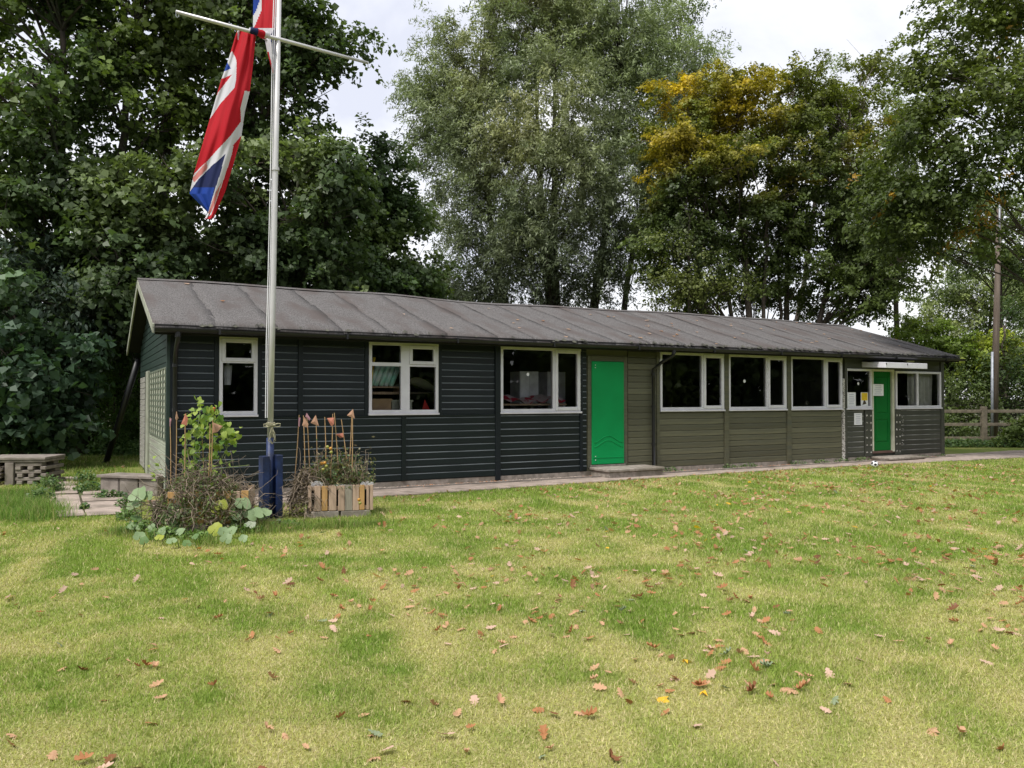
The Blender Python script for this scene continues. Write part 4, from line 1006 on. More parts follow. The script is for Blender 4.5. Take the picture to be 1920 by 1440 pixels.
# the oak on the right, its trunk beyond the frame
def OAK(P, rg):
    t = fbm(P[:, 0] * 0.6 + 3, P[:, 2] * 0.6 + P[:, 1] * 0.4, 61, 3)[:, None]; t = np.clip((t - 0.35) / 0.3, 0, 1)
    c = np.array([0.042, 0.060, 0.016]) * (1 - t) + np.array([0.092, 0.115, 0.028]) * t
    k = fbm(P[:, 0] * 1.6 + 70, P[:, 2] * 1.6 + P[:, 1] * 0.7, 88, 2)[:, None] > 0.82
    return np.where(k, np.array([[0.20, 0.125, 0.02]]), c)
g4 = np.random.default_rng(404); YO = 18.5
make_tree('oak_tree', 'broad oak reaching in over the porch end of the hut', 'tree', foot(2120, YO),
    [LB(1830, 60, 110, 90, YO), LB(1770, 150, 75, 70, YO), LB(1900, 170, 110, 80, YO - 1), LB(1750, 250, 85, 65, YO), LB(1860, 280, 100, 70, YO - .5), LB(1975, 290, 100, 80, YO - 1), LB(1710, 340, 70, 60, YO + .3), LB(1800, 380, 100, 60, YO), LB(1690, 430, 60, 55, YO + .5), LB(1810, 465, 65, 36, YO + .5, .7), LB(2020, 150, 130, 130, YO), LB(1760, 30, 50, 45, YO, .8), LB(1690, 250, 40, 50, YO + 1, .8), LB(1665, 330, 40, 50, YO + 1.5, .8), LB(1660, 420, 40, 50, YO + 1.5, .8), LB(1900, -60, 150, 70, YO), LB(2080, 420, 100, 100, YO)],
    150, 46000, (0.115, 0.075), OAK, g4, trunks=[((0, 0), 0.42, tuple(at(2080, -150, YO)))], clump_r=0.62, flat=0.6, limb_r=0.026, forks=6, shell=.3, spray=.5, sig=.13, limb_frac=.18)

# beyond the fence on the right
make_tree('alder_tree', 'dull green leafy tree filling the gap between the golden tree and the oak', 'tree', foot(1690, 33),
    [LB(1660, 330, 60, 80, 33), LB(1700, 430, 55, 70, 33), LB(1640, 470, 55, 60, 33), LB(1690, 250, 50, 60, 33, .7)],
    60, 20000, (0.11, 0.08), flatcol((0.040, 0.062, 0.020), c2=(0.090, 0.115, 0.036)), g4, trunk_r=0.14, clump_r=0.7, flat=0.6, limb_r=0.025, forks=3)
make_tree('ash_tree', 'mid green leafy tree behind the top of the telegraph pole', 'tree', foot(1895, 33),
    [LB(1890, 390, 75, 55, 33), LB(1905, 460, 65, 50, 33), LB(1815, 410, 60, 50, 33.5), LB(1840, 480, 55, 40, 33), LB(1940, 540, 50, 60, 33), LB(1760, 440, 45, 45, 33, .7)],
    80, 26000, (0.11, 0.075), flatcol((0.050, 0.075, 0.024), c2=(0.105, 0.135, 0.042)), g4, trunk_r=0.12, clump_r=0.65, flat=0.6, limb_r=0.02, forks=3, spray=.5, sig=.14)
make_tree('birch_tree', 'pale hazy birch rising beyond the fence behind the telegraph pole', 'tree', foot(1850, 40),
    [LB(1850, 530, 75, 60, 40), LB(1790, 590, 55, 50, 40), LB(1900, 600, 70, 70, 40), LB(1950, 520, 60, 80, 40), LB(1860, 660, 100, 60, 40), LB(1760, 650, 50, 40, 41), LB(1800, 530, 40, 45, 40), LB(1740, 600, 35, 40, 40, .7), LB(1910, 690, 80, 60, 40)],
    110, 46000, (0.13, 0.08), flatcol((0.085, 0.115, 0.045), c2=(0.16, 0.19, 0.07)), g4, trunk_r=0.14, bark='bark_pale', clump_r=0.75, flat=1.0, droop=1.0, hang=0.2, limb_r=0.025, forks=3)
make_tree('field_maple', 'lime green shrubby tree behind the porch end of the roof', 'tree', foot(1770, 30),
    [LB(1770, 640, 65, 40, 30), LB(1720, 625, 40, 30, 30), LB(1800, 690, 60, 45, 29.5), LB(1690, 600, 22, 26, 31, .6), LB(1740, 690, 60, 40, 30), LB(1850, 660, 55, 45, 30)],
    60, 20000, (0.10, 0.075), flatcol((0.085, 0.125, 0.020), c2=(0.22, 0.25, 0.030)), g4, trunk_r=0.1, clump_r=0.55, flat=0.5, limb_r=0.025, forks=3, spray=.45, sig=.1)
make_tree('thicket', 'dark hawthorn thicket behind the post and rail fence', 'hedge', foot(1860, 28.5),
    [LB(1800, 760, 60, 55, 28.5), LB(1870, 740, 60, 60, 28.5), LB(1930, 720, 60, 80, 28), LB(1840, 810, 90, 28, 28), LB(1990, 760, 60, 80, 28), LB(1760, 780, 40, 60, 29), LB(1910, 640, 60, 60, 30)],
    80, 24000, (0.10, 0.07), flatcol((0.030, 0.050, 0.016), c2=(0.065, 0.090, 0.026)), g4, trunk_r=0.07, clump_r=0.55, flat=0.7, limb_r=0.02, forks=3)
make_tree('bramble_bush', 'low bramble sprawling at the foot of the telegraph pole', 'shrub', foot(1900, 24.2),
    [LB(1912, 826, 30, 20, 24.2), LB(1935, 806, 34, 28, 24.5), LB(1890, 842, 22, 10, 24, .5), LB(1970, 820, 40, 30, 24)],
    36, 7000, (0.10, 0.075), flatcol((0.045, 0.075, 0.022), c2=(0.10, 0.135, 0.036)), g4, trunk_r=0.02, clump_r=0.28, flat=0.6, limb_r=0.01, forks=2, spray=.2, sig=.08)

# woodland across the field behind the viewpoint (mirrored in the windows)
def woodland():
    rg = np.random.default_rng(505); Ps = []
    for a in np.radians(np.linspace(-150, 36, 25)):
        R0 = rg.uniform(31, 37); cx, cy, h = 6 + R0 * math.cos(a), 6 + R0 * math.sin(a), rg.uniform(6, 11)
        d = unit(rg, 2600); Ps.append(np.array([cx, cy, h * 0.45]) + d * rg.uniform(0.5, 1, (2600, 1)) * np.array([4.2, 4.2, h * 0.55]))
    P = np.concatenate(Ps); P = P[P[:, 2] > 0.1]; n = len(P)
    V, Fc = leaf_quads(P, rg.normal(0, 1, (n, 3)), rg.normal(0, 1, (n, 3)), rg.uniform(0.5, 0.9, n), rg.uniform(0.4, 0.7, n), rg)
    o = link('woodland', np_mesh('woodland', V, Fc, M['leafc'], np.repeat(flatcol((0.05, 0.08, 0.03), c2=(0.13, 0.18, 0.06))(P, rg), 4, 0)))
    o['kind'] = 'stuff'; o['label'] = 'line of woodland across the field, mirrored in the windows'; o['category'] = 'woodland'
woodland()
# ------------------------------------------------------------------ flagpole and flag
PX, PY = ground(506, 972).x, ground(506, 972).y
fp = thing('flagpole', 'tall pale metal flagpole with a crosswise yard and blue timber base', 'flagpole', (PX, PY, 0), ANG + 0.12)
fpi = Matrix.Translation((PX, PY, 0)) @ Matrix.Rotation(ANG + 0.12, 4, 'Z'); fpi = fpi.inverted()
def fl_(p): return fpi @ Vector(p)
ptop = at(523, 0, PY); pbot = at(507, 800, PY); dd = (ptop - pbot) / (ptop.z - pbot.z)
def on_pole(z): return pbot + dd * (z - pbot.z)
MB().tube([fl_(on_pole(z)) for z in (0.95, 2.5, 4.5, 7.4)], [0.036, 0.035, 0.033, 0.029], 14).build('pole', M['alu'], fp, smooth=True)
MB().tube([fl_(on_pole(7.39)), fl_(on_pole(7.44)), fl_(on_pole(7.50))], [0.045, 0.055, 0.02], 10).build('finial', M['alu'], fp, smooth=True)
hal = MB()
for o_ in (-0.056, -0.050):
    hal.tube([fl_(on_pole(z) + Vector((o_ + 0.006 * math.sin(z * 2), -0.035 if o_ < -.052 else .02, 0))) for z in (1.25, 2.2, 3.2, 4.4, 5.8, 7.2)], 0.006, 5)
hal.build('halyard', M['paper'], fp)
MB().tube([fl_(on_pole(4.35)), fl_(on_pole(4.39))], 0.047, 12).build('collar', M['alu'], fp)
YZ = CZ + ray(519, 74).z / ray(519, 74).y * PY
def on_z(px, py, z): r = ray(px, py); return Vector((0, 0, CZ)) + r * ((z - CZ) / r.z)
ya, yb = on_z(330, 22, YZ), on_z(690, 118, YZ)
MB().tube([fl_(ya), fl_((ya + yb) / 2), fl_(yb)], [0.022, 0.026, 0.020], 10).build('yard', M['alu'], fp, smooth=True)
for e_ in (ya, yb):
    MB().tube([fl_(e_ + Vector(q)) for q in ((0, 0, -0.015), (0.0, 0, -0.05), (0.018, 0, -0.068), (0.035, 0, -0.055), (0.03, 0, -0.035))], 0.005, 5).build('hook', M['galv'], fp)
# blue tabernacle: two boards with the post between
q0 = fl_((PX, PY, 0))
def bbx(x0, x1, y0, y1, z0, z1): return B(x0, x1, y0, y1, z0, z1)
bbx(-0.125, -0.040, -0.11, 0.06, -0.05, 0.78).build('base_board', M['blue'], fp, bevel=0.005)
bbx(0.045, 0.125, -0.11, 0.06, -0.05, 0.79).build('base_board', M['blue'], fp, bevel=0.005)
MB().tube([(0, 0, -0.05), fl_(on_pole(1.0)) + Vector((0, 0, 0))], [0.05, 0.046], 12).build('base_post', M['blue'], fp, smooth=True)
rp = MB(); kn = fl_(on_pole(1.16))
for k in range(4): rp.tube([kn + Vector((0.05 * math.cos(t), 0.05 * math.sin(t), 0.012 * k - 0.01 + 0.006 * math.sin(3 * t + k))) for t in np.linspace(0, 2 * math.pi, 13)], 0.008, 5)
for s in (-1, 1):
    rp.tube([kn + Vector((s * a, -0.06, b)) for a, b in ((0.01, 0), (0.07, 0.02), (0.105, 0.015), (0.10, -0.015), (0.06, -0.02), (0.01, 0.0))], 0.008, 5)
    rp.tube([kn + Vector((s * a, -0.06 - c, b)) for a, b, c in ((0.0, -0.02, 0), (0.03, -0.10, .01), (0.045, -0.19, 0), (0.0, -0.23, 0.01), (-0.03, -0.17, 0.01), (-0.005, -0.06, 0))], 0.006, 5)
rp.build('tied_rope', M['rope'], fp)

def cloth_mat(name, c):
    m, nt, p = new_mat(name); p.inputs['Base Color'].default_value = (*c, 1); p.inputs['Roughness'].default_value = 0.65
    p.inputs['Specular IOR Level'].default_value = 0.25
    N, L = nt.nodes, nt.links; tr = N.new('ShaderNodeBsdfTranslucent'); tr.inputs['Color'].default_value = (*c, 1)
    mx = N.new('ShaderNodeMixShader'); mx.inputs[0].default_value = 0.22
    L.new(p.outputs[0], mx.inputs[1]); L.new(tr.outputs[0], mx.inputs[2]); L.new(mx.outputs[0], N['Material Output'].inputs['Surface']); return m
FM = [cloth_mat('flag_red', (0.50, 0.008, 0.018)), cloth_mat('flag_white', (0.66, 0.65, 0.68)), cloth_mat('flag_navy', (0.012, 0.020, 0.085)),
      cloth_mat('flag_blue', (0.012, 0.055, 0.33)), cloth_mat('flag_pink', (0.60, 0.22, 0.20))]
fc = at(480, 60, PY)
flag = thing('flag', 'red white and blue flag knotted round the yard and hanging limp', 'flag', tuple(fc))
def z7(p): return (300 + p[0] * 0.29167, p[1] * 0.29167)       # zoomed crop -> photo pixel
def cloth(left, right, y0, y1, regions, nu, nv, depth0, fold, seed, extra=0.0):
    rg = np.random.default_rng(seed)
    ly = np.array([p[1] for p in left]); lx = np.array([p[0] for p in left]); ry = np.array([p[1] for p in right]); rx = np.array([p[0] for p in right])
    V = []; XY = []
    ph = rg.uniform(0, 6, 4)
    for j in range(nv + 1):
        y = y0 + (y1 - y0) * j / nv
        a, b = np.interp(y, ly, lx), np.interp(y, ry, rx)
        for i in range(nu + 1):
            s = i / nu; x = a + (b - a) * s; t = j / nv
            d = fold * (math.sin(s * 5.2 + ph[0] + 1.2 * t) * (0.6 + 0.4 * math.sin(3 * t + ph[1])) + 0.45 * math.sin(s * 11 + ph[2] - 2.5 * t) + 0.28 * math.sin(s * 23 + 4 * t + ph[1]) + 0.22 * math.sin(17 * t + 6 * s) + 0.5 * math.sin(6.5 * t + 3 * s + ph[3])) - fold * 2.2 * math.sin(math.pi * s)
            q = z7((x, y)); p = at(q[0], q[1], depth0 + d)
            V.append(tuple(p - fc)); XY.append((x, y))
    fs, mi = [], []
    for j in range(nv):
        for i in range(nu):
            k = j * (nu + 1) + i; fs.append((k, k + 1, k + nu + 2, k + nu + 1))
    cx = np.array([[(XY[f[0]][0] + XY[f[2]][0]) / 2, (XY[f[0]][1] + XY[f[2]][1]) / 2] for f in fs])
    mi = np.zeros(len(fs), int)
    for poly, m in regions: mi[in_poly(cx[:, 0], cx[:, 1], poly)] = m
    m = MB(); m.v = V; m.f = fs; m.mi = list(int(q) for q in mi)
    o = m.build('cloth', FM, flag, smooth=True)
    s = o.modifiers.new('thick', 'SOLIDIFY'); s.thickness = 0.004; s.offset = 0
yardp = (ya * 0.62 + yb * 0.38)
DF = PY - 0.10
cloth([(505,190),(490,215),(440,385),(395,510),(325,750),(220,1110),(190,1245),(255,1312),(308,1366),(292,1400),(290,1408)],
      [(612,190),(615,240),(600,400),(577,590),(545,720),(522,880),(470,1060),(420,1230),(345,1398),(335,1408)], 190, 1408,
      [([(462,328),(487,372),(493,400),(490,520),(480,565),(390,665),(318,770),(345,670),(372,598),(395,508),(430,380)], 1),
       ([(395,508),(464,480),(372,596)], 0), ([(432,398),(456,440),(408,462)], 3),
       ([(545,583),(582,590),(560,690),(535,860),(470,932),(425,992),(330,1072),(250,1152),(180,1250),(205,1150),(225,1110),(300,1040),(400,930),(455,870),(520,780),(516,690)], 1),
       ([(300,1040),(306,1082),(222,1172),(205,1150)], 4),
       ([(420,990),(390,1110),(350,1230),(310,1368),(180,1250),(215,1200),(250,1150),(330,1070)], 2),
       ([(180,1250),(215,1206),(352,1203),(310,1372)], 3),  # brighter blue paints in light coming through the single cloth layer
       ([(420,990),(472,932),(462,992),(400,1180),(330,1380),(300,1402),(285,1402),(310,1366),(350,1230),(390,1110)], 1),
       ([(355,1240),(395,1170),(345,1330),(318,1385),(312,1370)], 4),
       ([(498,195),(512,195),(506,260),(497,250)], 1)], 72, 300, DF, 0.034, 4)
cloth([(598,-260),(600,0),(598,185),(640,240),(676,260),(690,335),(722,460),(728,475)], [(765,-260),(762,0),(758,120),(748,190),(742,260),(742,475)], -260, 475,
      [([(590,-270),(660,-270),(655,60),(612,165),(590,195)], 1), ([(590,-270),(640,-270),(642,0),(622,60),(590,120)], 3),
       ([(738,105),(770,105),(770,190),(735,190)], 1), ([(590,182),(770,182),(770,500),(600,500)], 1),
       ([(708,225),(745,175),(745,360),(724,345)], 2), ([(685,335),(700,335),(735,480),(715,480)], 0), ([(590,205),(640,195),(690,245),(640,250)], 0)], 24, 130, PY + 0.07, 0.014, 9)
kb = MB(); pa_, pb_ = on_z(468, 56, YZ), on_z(505, 67, YZ)
kp = [pa_ * (1 - t) + pb_ * t - fc for t in np.linspace(0, 1, 9)]
kb.tube(kp, [0.030, 0.044, 0.040, 0.048, 0.038, 0.046, 0.036, 0.044, 0.028], 9)
for i, f in enumerate(kb.f): kb.mi[i] = 2 if (i // 9) < 3 else (0 if (i // 9) < 6 else 1)
kb.build('knot', FM, flag, smooth=True)

# ------------------------------------------------------------------ planters
def crate(label, c, rz, W_, D_, H_, z0, seq, group='planter crates'):
    t = thing('planter_crate', label, 'planter', (c.x, c.y, 0), rz, group)
    # open box: slats on all four sides, rails, soil
    for side in range(2):
        x = -W_ / 2; i = 0
        while x < W_ / 2 - 0.03:
            mat, w, gap = seq[i % len(seq)]; w = min(w, W_ / 2 - x)
            y = -D_ / 2 if side == 0 else D_ / 2 - 0.018
            B(x, x + w, y, y + 0.018, z0 + random.uniform(-.004, .004), z0 + H_ + random.uniform(-.004, .006)).build('slat', M[mat], t, bevel=0.002)
            x += w + gap; i += 1
    for sx in (-1, 1):
        y = -D_ / 2 + 0.022
        while y < D_ / 2 - 0.10:
            xx = sx * (W_ / 2 - 0.009)
            B(xx - 0.009, xx + 0.009, y, y + 0.085, z0, z0 + H_).build('slat', M['pallet_c' if random.random() < .5 else 'pallet_a'], t, bevel=0.002); y += 0.098
    for zz in (z0 + 0.01, z0 + H_ - 0.055):
        B(-W_ / 2 + 0.02, W_ / 2 - 0.02, -D_ / 2 + 0.0185, -D_ / 2 + 0.036, zz, zz + 0.045).build('rail', M['pallet_a'], t)
    B(-W_ / 2 + 0.045, W_ / 2 - 0.045, -D_ / 2 + 0.06, D_ / 2 - 0.05, z0 + 0.01, z0 + H_ - 0.06).build('soil', M['soilm'], t)
    for x0_, x1_ in ((-W_ / 2 - 0.02, -0.02), (0.0, W_ / 2 - 0.03)):
        B(x0_, x1_, -D_ / 2 + 0.0, D_ / 2, -0.02, z0 - 0.003).build('block', M['concrete'], t, bevel=0.01)
    return t
M['soilm'] = pm('potting_soil', (0.035, 0.026, 0.020), (0.018, 0.014, 0.011), rough=1, scale=30, bump=0.8)
SEQ = [('pallet_a', 0.042, 0.035), ('pallet_a', 0.075, 0.014), ('pallet_b', 0.070, 0.016), ('pallet_a', 0.092, 0.024), ('pallet_a', 0.078, 0.006), ('pallet_c', 0.09, 0.004), ('pallet_a', 0.078, 0.006), ('pallet_b', 0.062, 0.026), ('pallet_a', 0.03, 0.01)]
cr_c = (ground(580, 972) + ground(697, 968)) / 2; ra = ANG * 0.25
cdir = (ground(697, 968) - ground(580, 972)).normalized(); ca = math.atan2(cdir.y, cdir.x)
cback = Vector((-cdir.y, cdir.x, 0))
C2 = cr_c + cback * 0.28
crate('slatted pallet wood crate planter of mixed tan and grey boards, with dying tomatoes', C2, ca, 0.80, 0.56, 0.315, 0.085, SEQ)
lin = MB()
for x0_, h_ in ((-0.30, 0.05), (-0.02, -0.01), (0.33, 0.03)):
    for k in range(3):
        a = x0_ - 0.07 + 0.05 * k
        lin.add([(a - 0.03, -0.235, 0.38), (a + 0.05, -0.245, 0.39), (a + 0.045, -0.24, 0.41 + h_ * (1 if k == 1 else 0.5)), (a, -0.20, 0.415 + h_ * 0.8)], [(0, 1, 2, 3)])
lin.build('liner', M['plastic'], bpy.data.objects['planter_crate'])
C1 = ground(372, 1000) + Vector((0.0, 0.42, 0))
crate('slatted crate planter almost buried in brown dead vines and squash leaves', C1, ca - 0.03, 0.86, 0.62, 0.36, 0.085, [('pallet_b', 0.09, 0.012), ('pallet_a', 0.085, 0.014), ('pallet_b', 0.08, 0.01)])

def strands(m, rg, n, start_f, L_, dirz, r=0.0045, seg=9, wob=0.35, grav=-0.10):
    for i in range(n):
        p = np.array(start_f(rg)); d = unit(rg, 1)[0]; d[2] = abs(d[2]) * dirz + 0.2
        pts = [p.copy()]; st = L_ * rg.uniform(0.5, 1.3) / seg
        for k in range(seg):
            d = d + rg.normal(0, wob, 3); d[2] += grav; d /= np.linalg.norm(d); p = p + d * st
            if p[2] < 0.02: p[2] = 0.02
            pts.append(p.copy())
        m.tube(pts, [r * (1 - 0.6 * k / seg) for k in range(seg + 1)], 3, cap=False)
def dome(c, rx, ry, h):
    def f(rg):
        a = rg.uniform(0, 2 * math.pi); q = math.sqrt(rg.uniform(0, 1)); z = h * (1 - q * q) ** 0.5
        return (c[0] + rx * q * math.cos(a), c[1] + ry * q * math.sin(a), max(0.03, z * rg.uniform(0.55, 1.05)))
    return f
def litter(rg, c, rx, ry, h, n, cols, size, zmin=0.03, up=0.3):
    P = np.array([dome(c, rx, ry, h)(rg) for _ in range(n)]); P[:, 2] = np.maximum(P[:, 2], zmin)
    V, Fc = leaf_quads(P, rg.normal(0, 1, (n, 3)) + np.array([0, -0.2, up]), rg.normal(0, 1, (n, 3)) + np.array([0, 0, -.6]), size[0] * rg.uniform(.5, 1.4, n), size[1] * rg.uniform(.5, 1.4, n), rg)
    cc = np.array(cols)[rg.integers(len(cols), size=n)] * rg.uniform(0.6, 1.3, (n, 1))
    return V, Fc, np.repeat(cc, 4, 0)
def plant(name, label, cat, c): return thing(name, label, cat, (c[0], c[1], 0))
def put_leaves(parent, name, V, Fc, C, c, mat='leafc', stuff=True):
    o = link(name, np_mesh(name, V - np.array([c[0], c[1], 0]), Fc, M[mat], C), parent)
    if stuff: o['kind'] = 'stuff'
    return o
BR = [(0.22, 0.175, 0.125), (0.15, 0.115, 0.085), (0.30, 0.24, 0.17), (0.10, 0.08, 0.065)]
g5 = np.random.default_rng(61)
# dead vine heap over the left planter
vc = (C1.x - 0.06, C1.y - 0.12)
dv = plant('dead_vines', 'heap of withered brown vine stems smothering the left hand planter', 'dead plant', vc)
m = MB(); strands(m, g5, 380, dome(vc, 0.54, 0.40, 0.60), 0.55, 0.6, r=0.0048)
strands(m, g5, 120, dome((vc[0] + .05, vc[1] - .05), 0.62, 0.42, 0.70), 0.45, 1.2, r=0.004, grav=0.0)
m.v = [(a - vc[0], b - vc[1], c) for a, b, c in m.v]
m.build('stems', M['dead'], dv)['kind'] = 'stuff'
V, Fc, C = litter(g5, vc, 0.58, 0.44, 0.64, 5600, BR + [(0.17, 0.20, 0.09), (0.13, 0.16, 0.07), (0.12, 0.18, 0.06), (0.17, 0.20, 0.09), (0.16, 0.25, 0.07), (0.20, 0.26, 0.10)], (0.05, 0.022)); put_leaves(dv, 'withered_leaves', V, Fc, C, vc)
# dead tangle hanging off the tomato crate
tc_ = (C2.x - 0.40, C2.y - 0.18)
dv2 = plant('dead_vines', 'withered brown tangle hanging between the blue base and the slatted crate', 'dead plant', tc_)
m = MB(); strands(m, g5, 260, dome(tc_, 0.20, 0.22, 0.58), 0.42, 0.3, r=0.0048, grav=-0.2)
m.v = [(a - tc_[0], b - tc_[1], c) for a, b, c in m.v]; m.build('stems', M['dead'], dv2)['kind'] = 'stuff'
V, Fc, C = litter(g5, tc_, 0.20, 0.22, 0.60, 1700, BR, (0.05, 0.02)); put_leaves(dv2, 'withered_leaves', V, Fc, C, tc_)
# tomato plants
tp = (C2.x - 0.02, C2.y)
to = plant('tomato_plants', 'straggly dying tomato plants growing in the slatted crate', 'tomato plant', tp)
m = MB()
for i in range(60):
    a = np.array([tp[0] + g5.uniform(-.36, .36), tp[1] + g5.uniform(-.2, .2), 0.36]); b = a + np.array([g5.normal(0, .07), g5.normal(0, .06), g5.uniform(0.12, 0.5)])
    m.tube([a, (a + b) / 2 + g5.normal(0, .02, 3), b, b + g5.normal(0, .05, 3) + np.array([0, 0, -.03])], [0.006, 0.005, 0.004, 0.002], 4, cap=False)
m.v = [(a - tp[0], b - tp[1], c) for a, b, c in m.v]; m.build('stems', M['dead'], to)['kind'] = 'stuff'
Vs = []
n = 3600; P = np.stack([tp[0] + g5.normal(0, .19, n), tp[1] + g5.normal(0, .12, n), 0.36 + np.abs(g5.normal(0, .17, n))], 1)
P[:, 0] = np.clip(P[:, 0], tp[0] - .42, tp[0] + .44)
V, Fc = leaf_quads(P, g5.normal(0, 1, (n, 3)) + np.array([0, -.2, .3]), g5.normal(0, 1, (n, 3)) + np.array([0, 0, -.8]), 0.045 * g5.uniform(.5, 1.4, n), 0.022 * g5.uniform(.5, 1.4, n), g5)
cc = np.array([(0.20, 0.21, 0.10), (0.13, 0.15, 0.07), (0.26, 0.23, 0.13), (0.14, 0.11, 0.075), (0.10, 0.17, 0.06)])[g5.integers(5, size=n)] * g5.uniform(.6, 1.3, (n, 1))
put_leaves(to, 'foliage', V, Fc, np.repeat(cc, 4, 0), tp)
def ball(m, c, r, n=8, k=5, sq=1.0):
    vs_ = [(c[0], c[1], c[2] + r * sq)]
    for j in range(1, k):
        a = math.pi * j / k
        for i in range(n): b = 2 * math.pi * i / n; vs_.append((c[0] + r * math.sin(a) * math.cos(b), c[1] + r * math.sin(a) * math.sin(b), c[2] + r * sq * math.cos(a)))
    vs_.append((c[0], c[1], c[2] - r * sq)); fs = [(0, 1 + i, 1 + (i + 1) % n) for i in range(n)]
    for j in range(k - 2):
        for i in range(n): fs.append((1 + j * n + i, 1 + (j + 1) * n + i, 1 + (j + 1) * n + (i + 1) % n, 1 + j * n + (i + 1) % n))
    b = 1 + (k - 2) * n; L_ = len(vs_) - 1
    fs += [(b + i, L_, b + (i + 1) % n) for i in range(n)]
    return m.add(vs_, fs)
T_o = pm('tomato_orange', (0.48, 0.20, 0.03), (0.42, 0.26, 0.05), rough=0.35); T_g = pm('tomato_green', (0.30, 0.30, 0.07), rough=0.35)
for px, py, mt in ((614, 838, T_g), (620, 841, T_o), (621, 848, T_g), (603, 869, T_o), (609, 868, T_o), (612, 874, T_g), (606, 880, T_g), (673, 937, T_o), (675, 943, T_g)):
    p = at(px, py, C2.y - 0.24 if py < 900 else C2.y - 0.36); ball(MB(), (0, 0, 0), 0.022).build('tomato', mt, to, (p.x - tp[0], p.y - tp[1], p.z), smooth=True)

# canes with felt pennants
P_p = [cloth_mat('pennant_tan', (0.50, 0.30, 0.20)), cloth_mat('pennant_pink', (0.55, 0.30, 0.34)), cloth_mat('pennant_coral', (0.55, 0.22, 0.15))]
def cane(top, bot, Y, pen, label, group, lab_group=True):
    a, b = at(*bot, Y), at(*top, Y)
    t = thing('garden_cane', label, 'cane', (a.x, a.y, 0.0), 0, group)
    base = a.copy(); d = b - a
    lo = a - d.normalized() * min(0.25, max(0.0, a.z - 0.3))
    MB().tube([(lo.x - a.x, lo.y - a.y, lo.z), ((a.x + b.x) / 2 - a.x + .004, (b.y - a.y) / 2, (a.z + b.z) / 2), (b.x - a.x, b.y - a.y, b.z)], [0.0065, 0.006, 0.005], 6).build('stick', M['cane'], t)
    if pen:
        kind, pts = pen; q = [at(x_, y_, Y - 0.012) for x_, y_ in pts]
        q = [(p.x - a.x, p.y - a.y + 0.01 * (i % 2), p.z) for i, p in enumerate(q)]
        c_ = tuple(sum(p[i] for p in q) / len(q) for i in range(3)); c_ = (c_[0], c_[1] - 0.012, c_[2])
        m = MB().add(q + [c_], [(i, (i + 1) % len(q), len(q)) for i in range(len(q))])
        o = m.build('pennant', P_p[kind], t); s = o.modifiers.new('thick', 'SOLIDIFY'); s.thickness = 0.004
YR = C2.y - 0.02; G_R = 'canes in the slatted crate'; G_L = 'canes in the vine covered planter'
lp = 'bamboo cane in the slatted crate topped with a faded triangular pennant'; ln = 'bare bamboo cane standing in the slatted crate'
cane((561, 778), (554, 880), YR, (1, [(560, 783), (563, 783), (562, 800), (559, 799)]), 'leaning cane with a thin rolled pink rag, at the edge of the slatted crate', G_R)
cane((569, 779), (572, 896), YR - .1, (0, [(571, 782), (566, 798), (577, 802), (578, 795)]), lp, G_R)
cane((575, 776), (579, 850), YR + .1, (1, [(575, 774), (572, 781), (580, 789), (582, 785)]), lp, G_R)
cane((592, 779), (594, 848), YR + .05, (0, [(592, 778), (582, 793), (598, 799)]), lp, G_R)
cane((609, 782), (611, 866), YR, None, ln, G_R)
cane((624, 776), (621, 866), YR - .05, (2, [(613, 784), (626, 783), (626, 796), (621, 799)]), lp, G_R)
cane((627, 774), (634, 880), YR, None, ln, G_R)
cane((640, 786), (652, 880), YR + .05, (2, [(629, 814), (643, 812), (644, 820), (638, 821)]), lp, G_R)
cane((660, 770), (655, 872), YR + .1, None, ln, G_R)
cane((661, 768), (660, 900), YR - .1, (0, [(662, 767), (650, 779), (665, 785)]), 'tallest cane of the slatted crate, with a broad arrow shaped tan pennant', G_R)
YL = C1.y - 0.05; lpl = 'bamboo cane in the vine covered planter topped with a faded pennant'; lnl = 'bare bamboo cane among the bean leaves in the vine covered planter'
cane((319, 783), (320, 892), YL, (1, [(318, 785), (321, 785), (320, 800), (318, 799)]), lpl, G_L)
cane((331, 772), (330, 884), YL + .1, (0, [(331, 771), (328, 784), (331, 790), (334, 784)]), lpl, G_L)
cane((347, 776), (346, 900), YL - .1, (2, [(348, 775), (339, 795), (350, 798), (352, 785)]), lpl, G_L)
cane((377, 798), (382, 880), YL + .1, None, lnl, G_L)
cane((394, 795), (391, 900), YL - .15, None, lnl, G_L)
cane((399, 785), (395, 896), YL - .1, (0, [(399, 792), (417, 799), (408, 810), (399, 812)]), lpl, G_L)

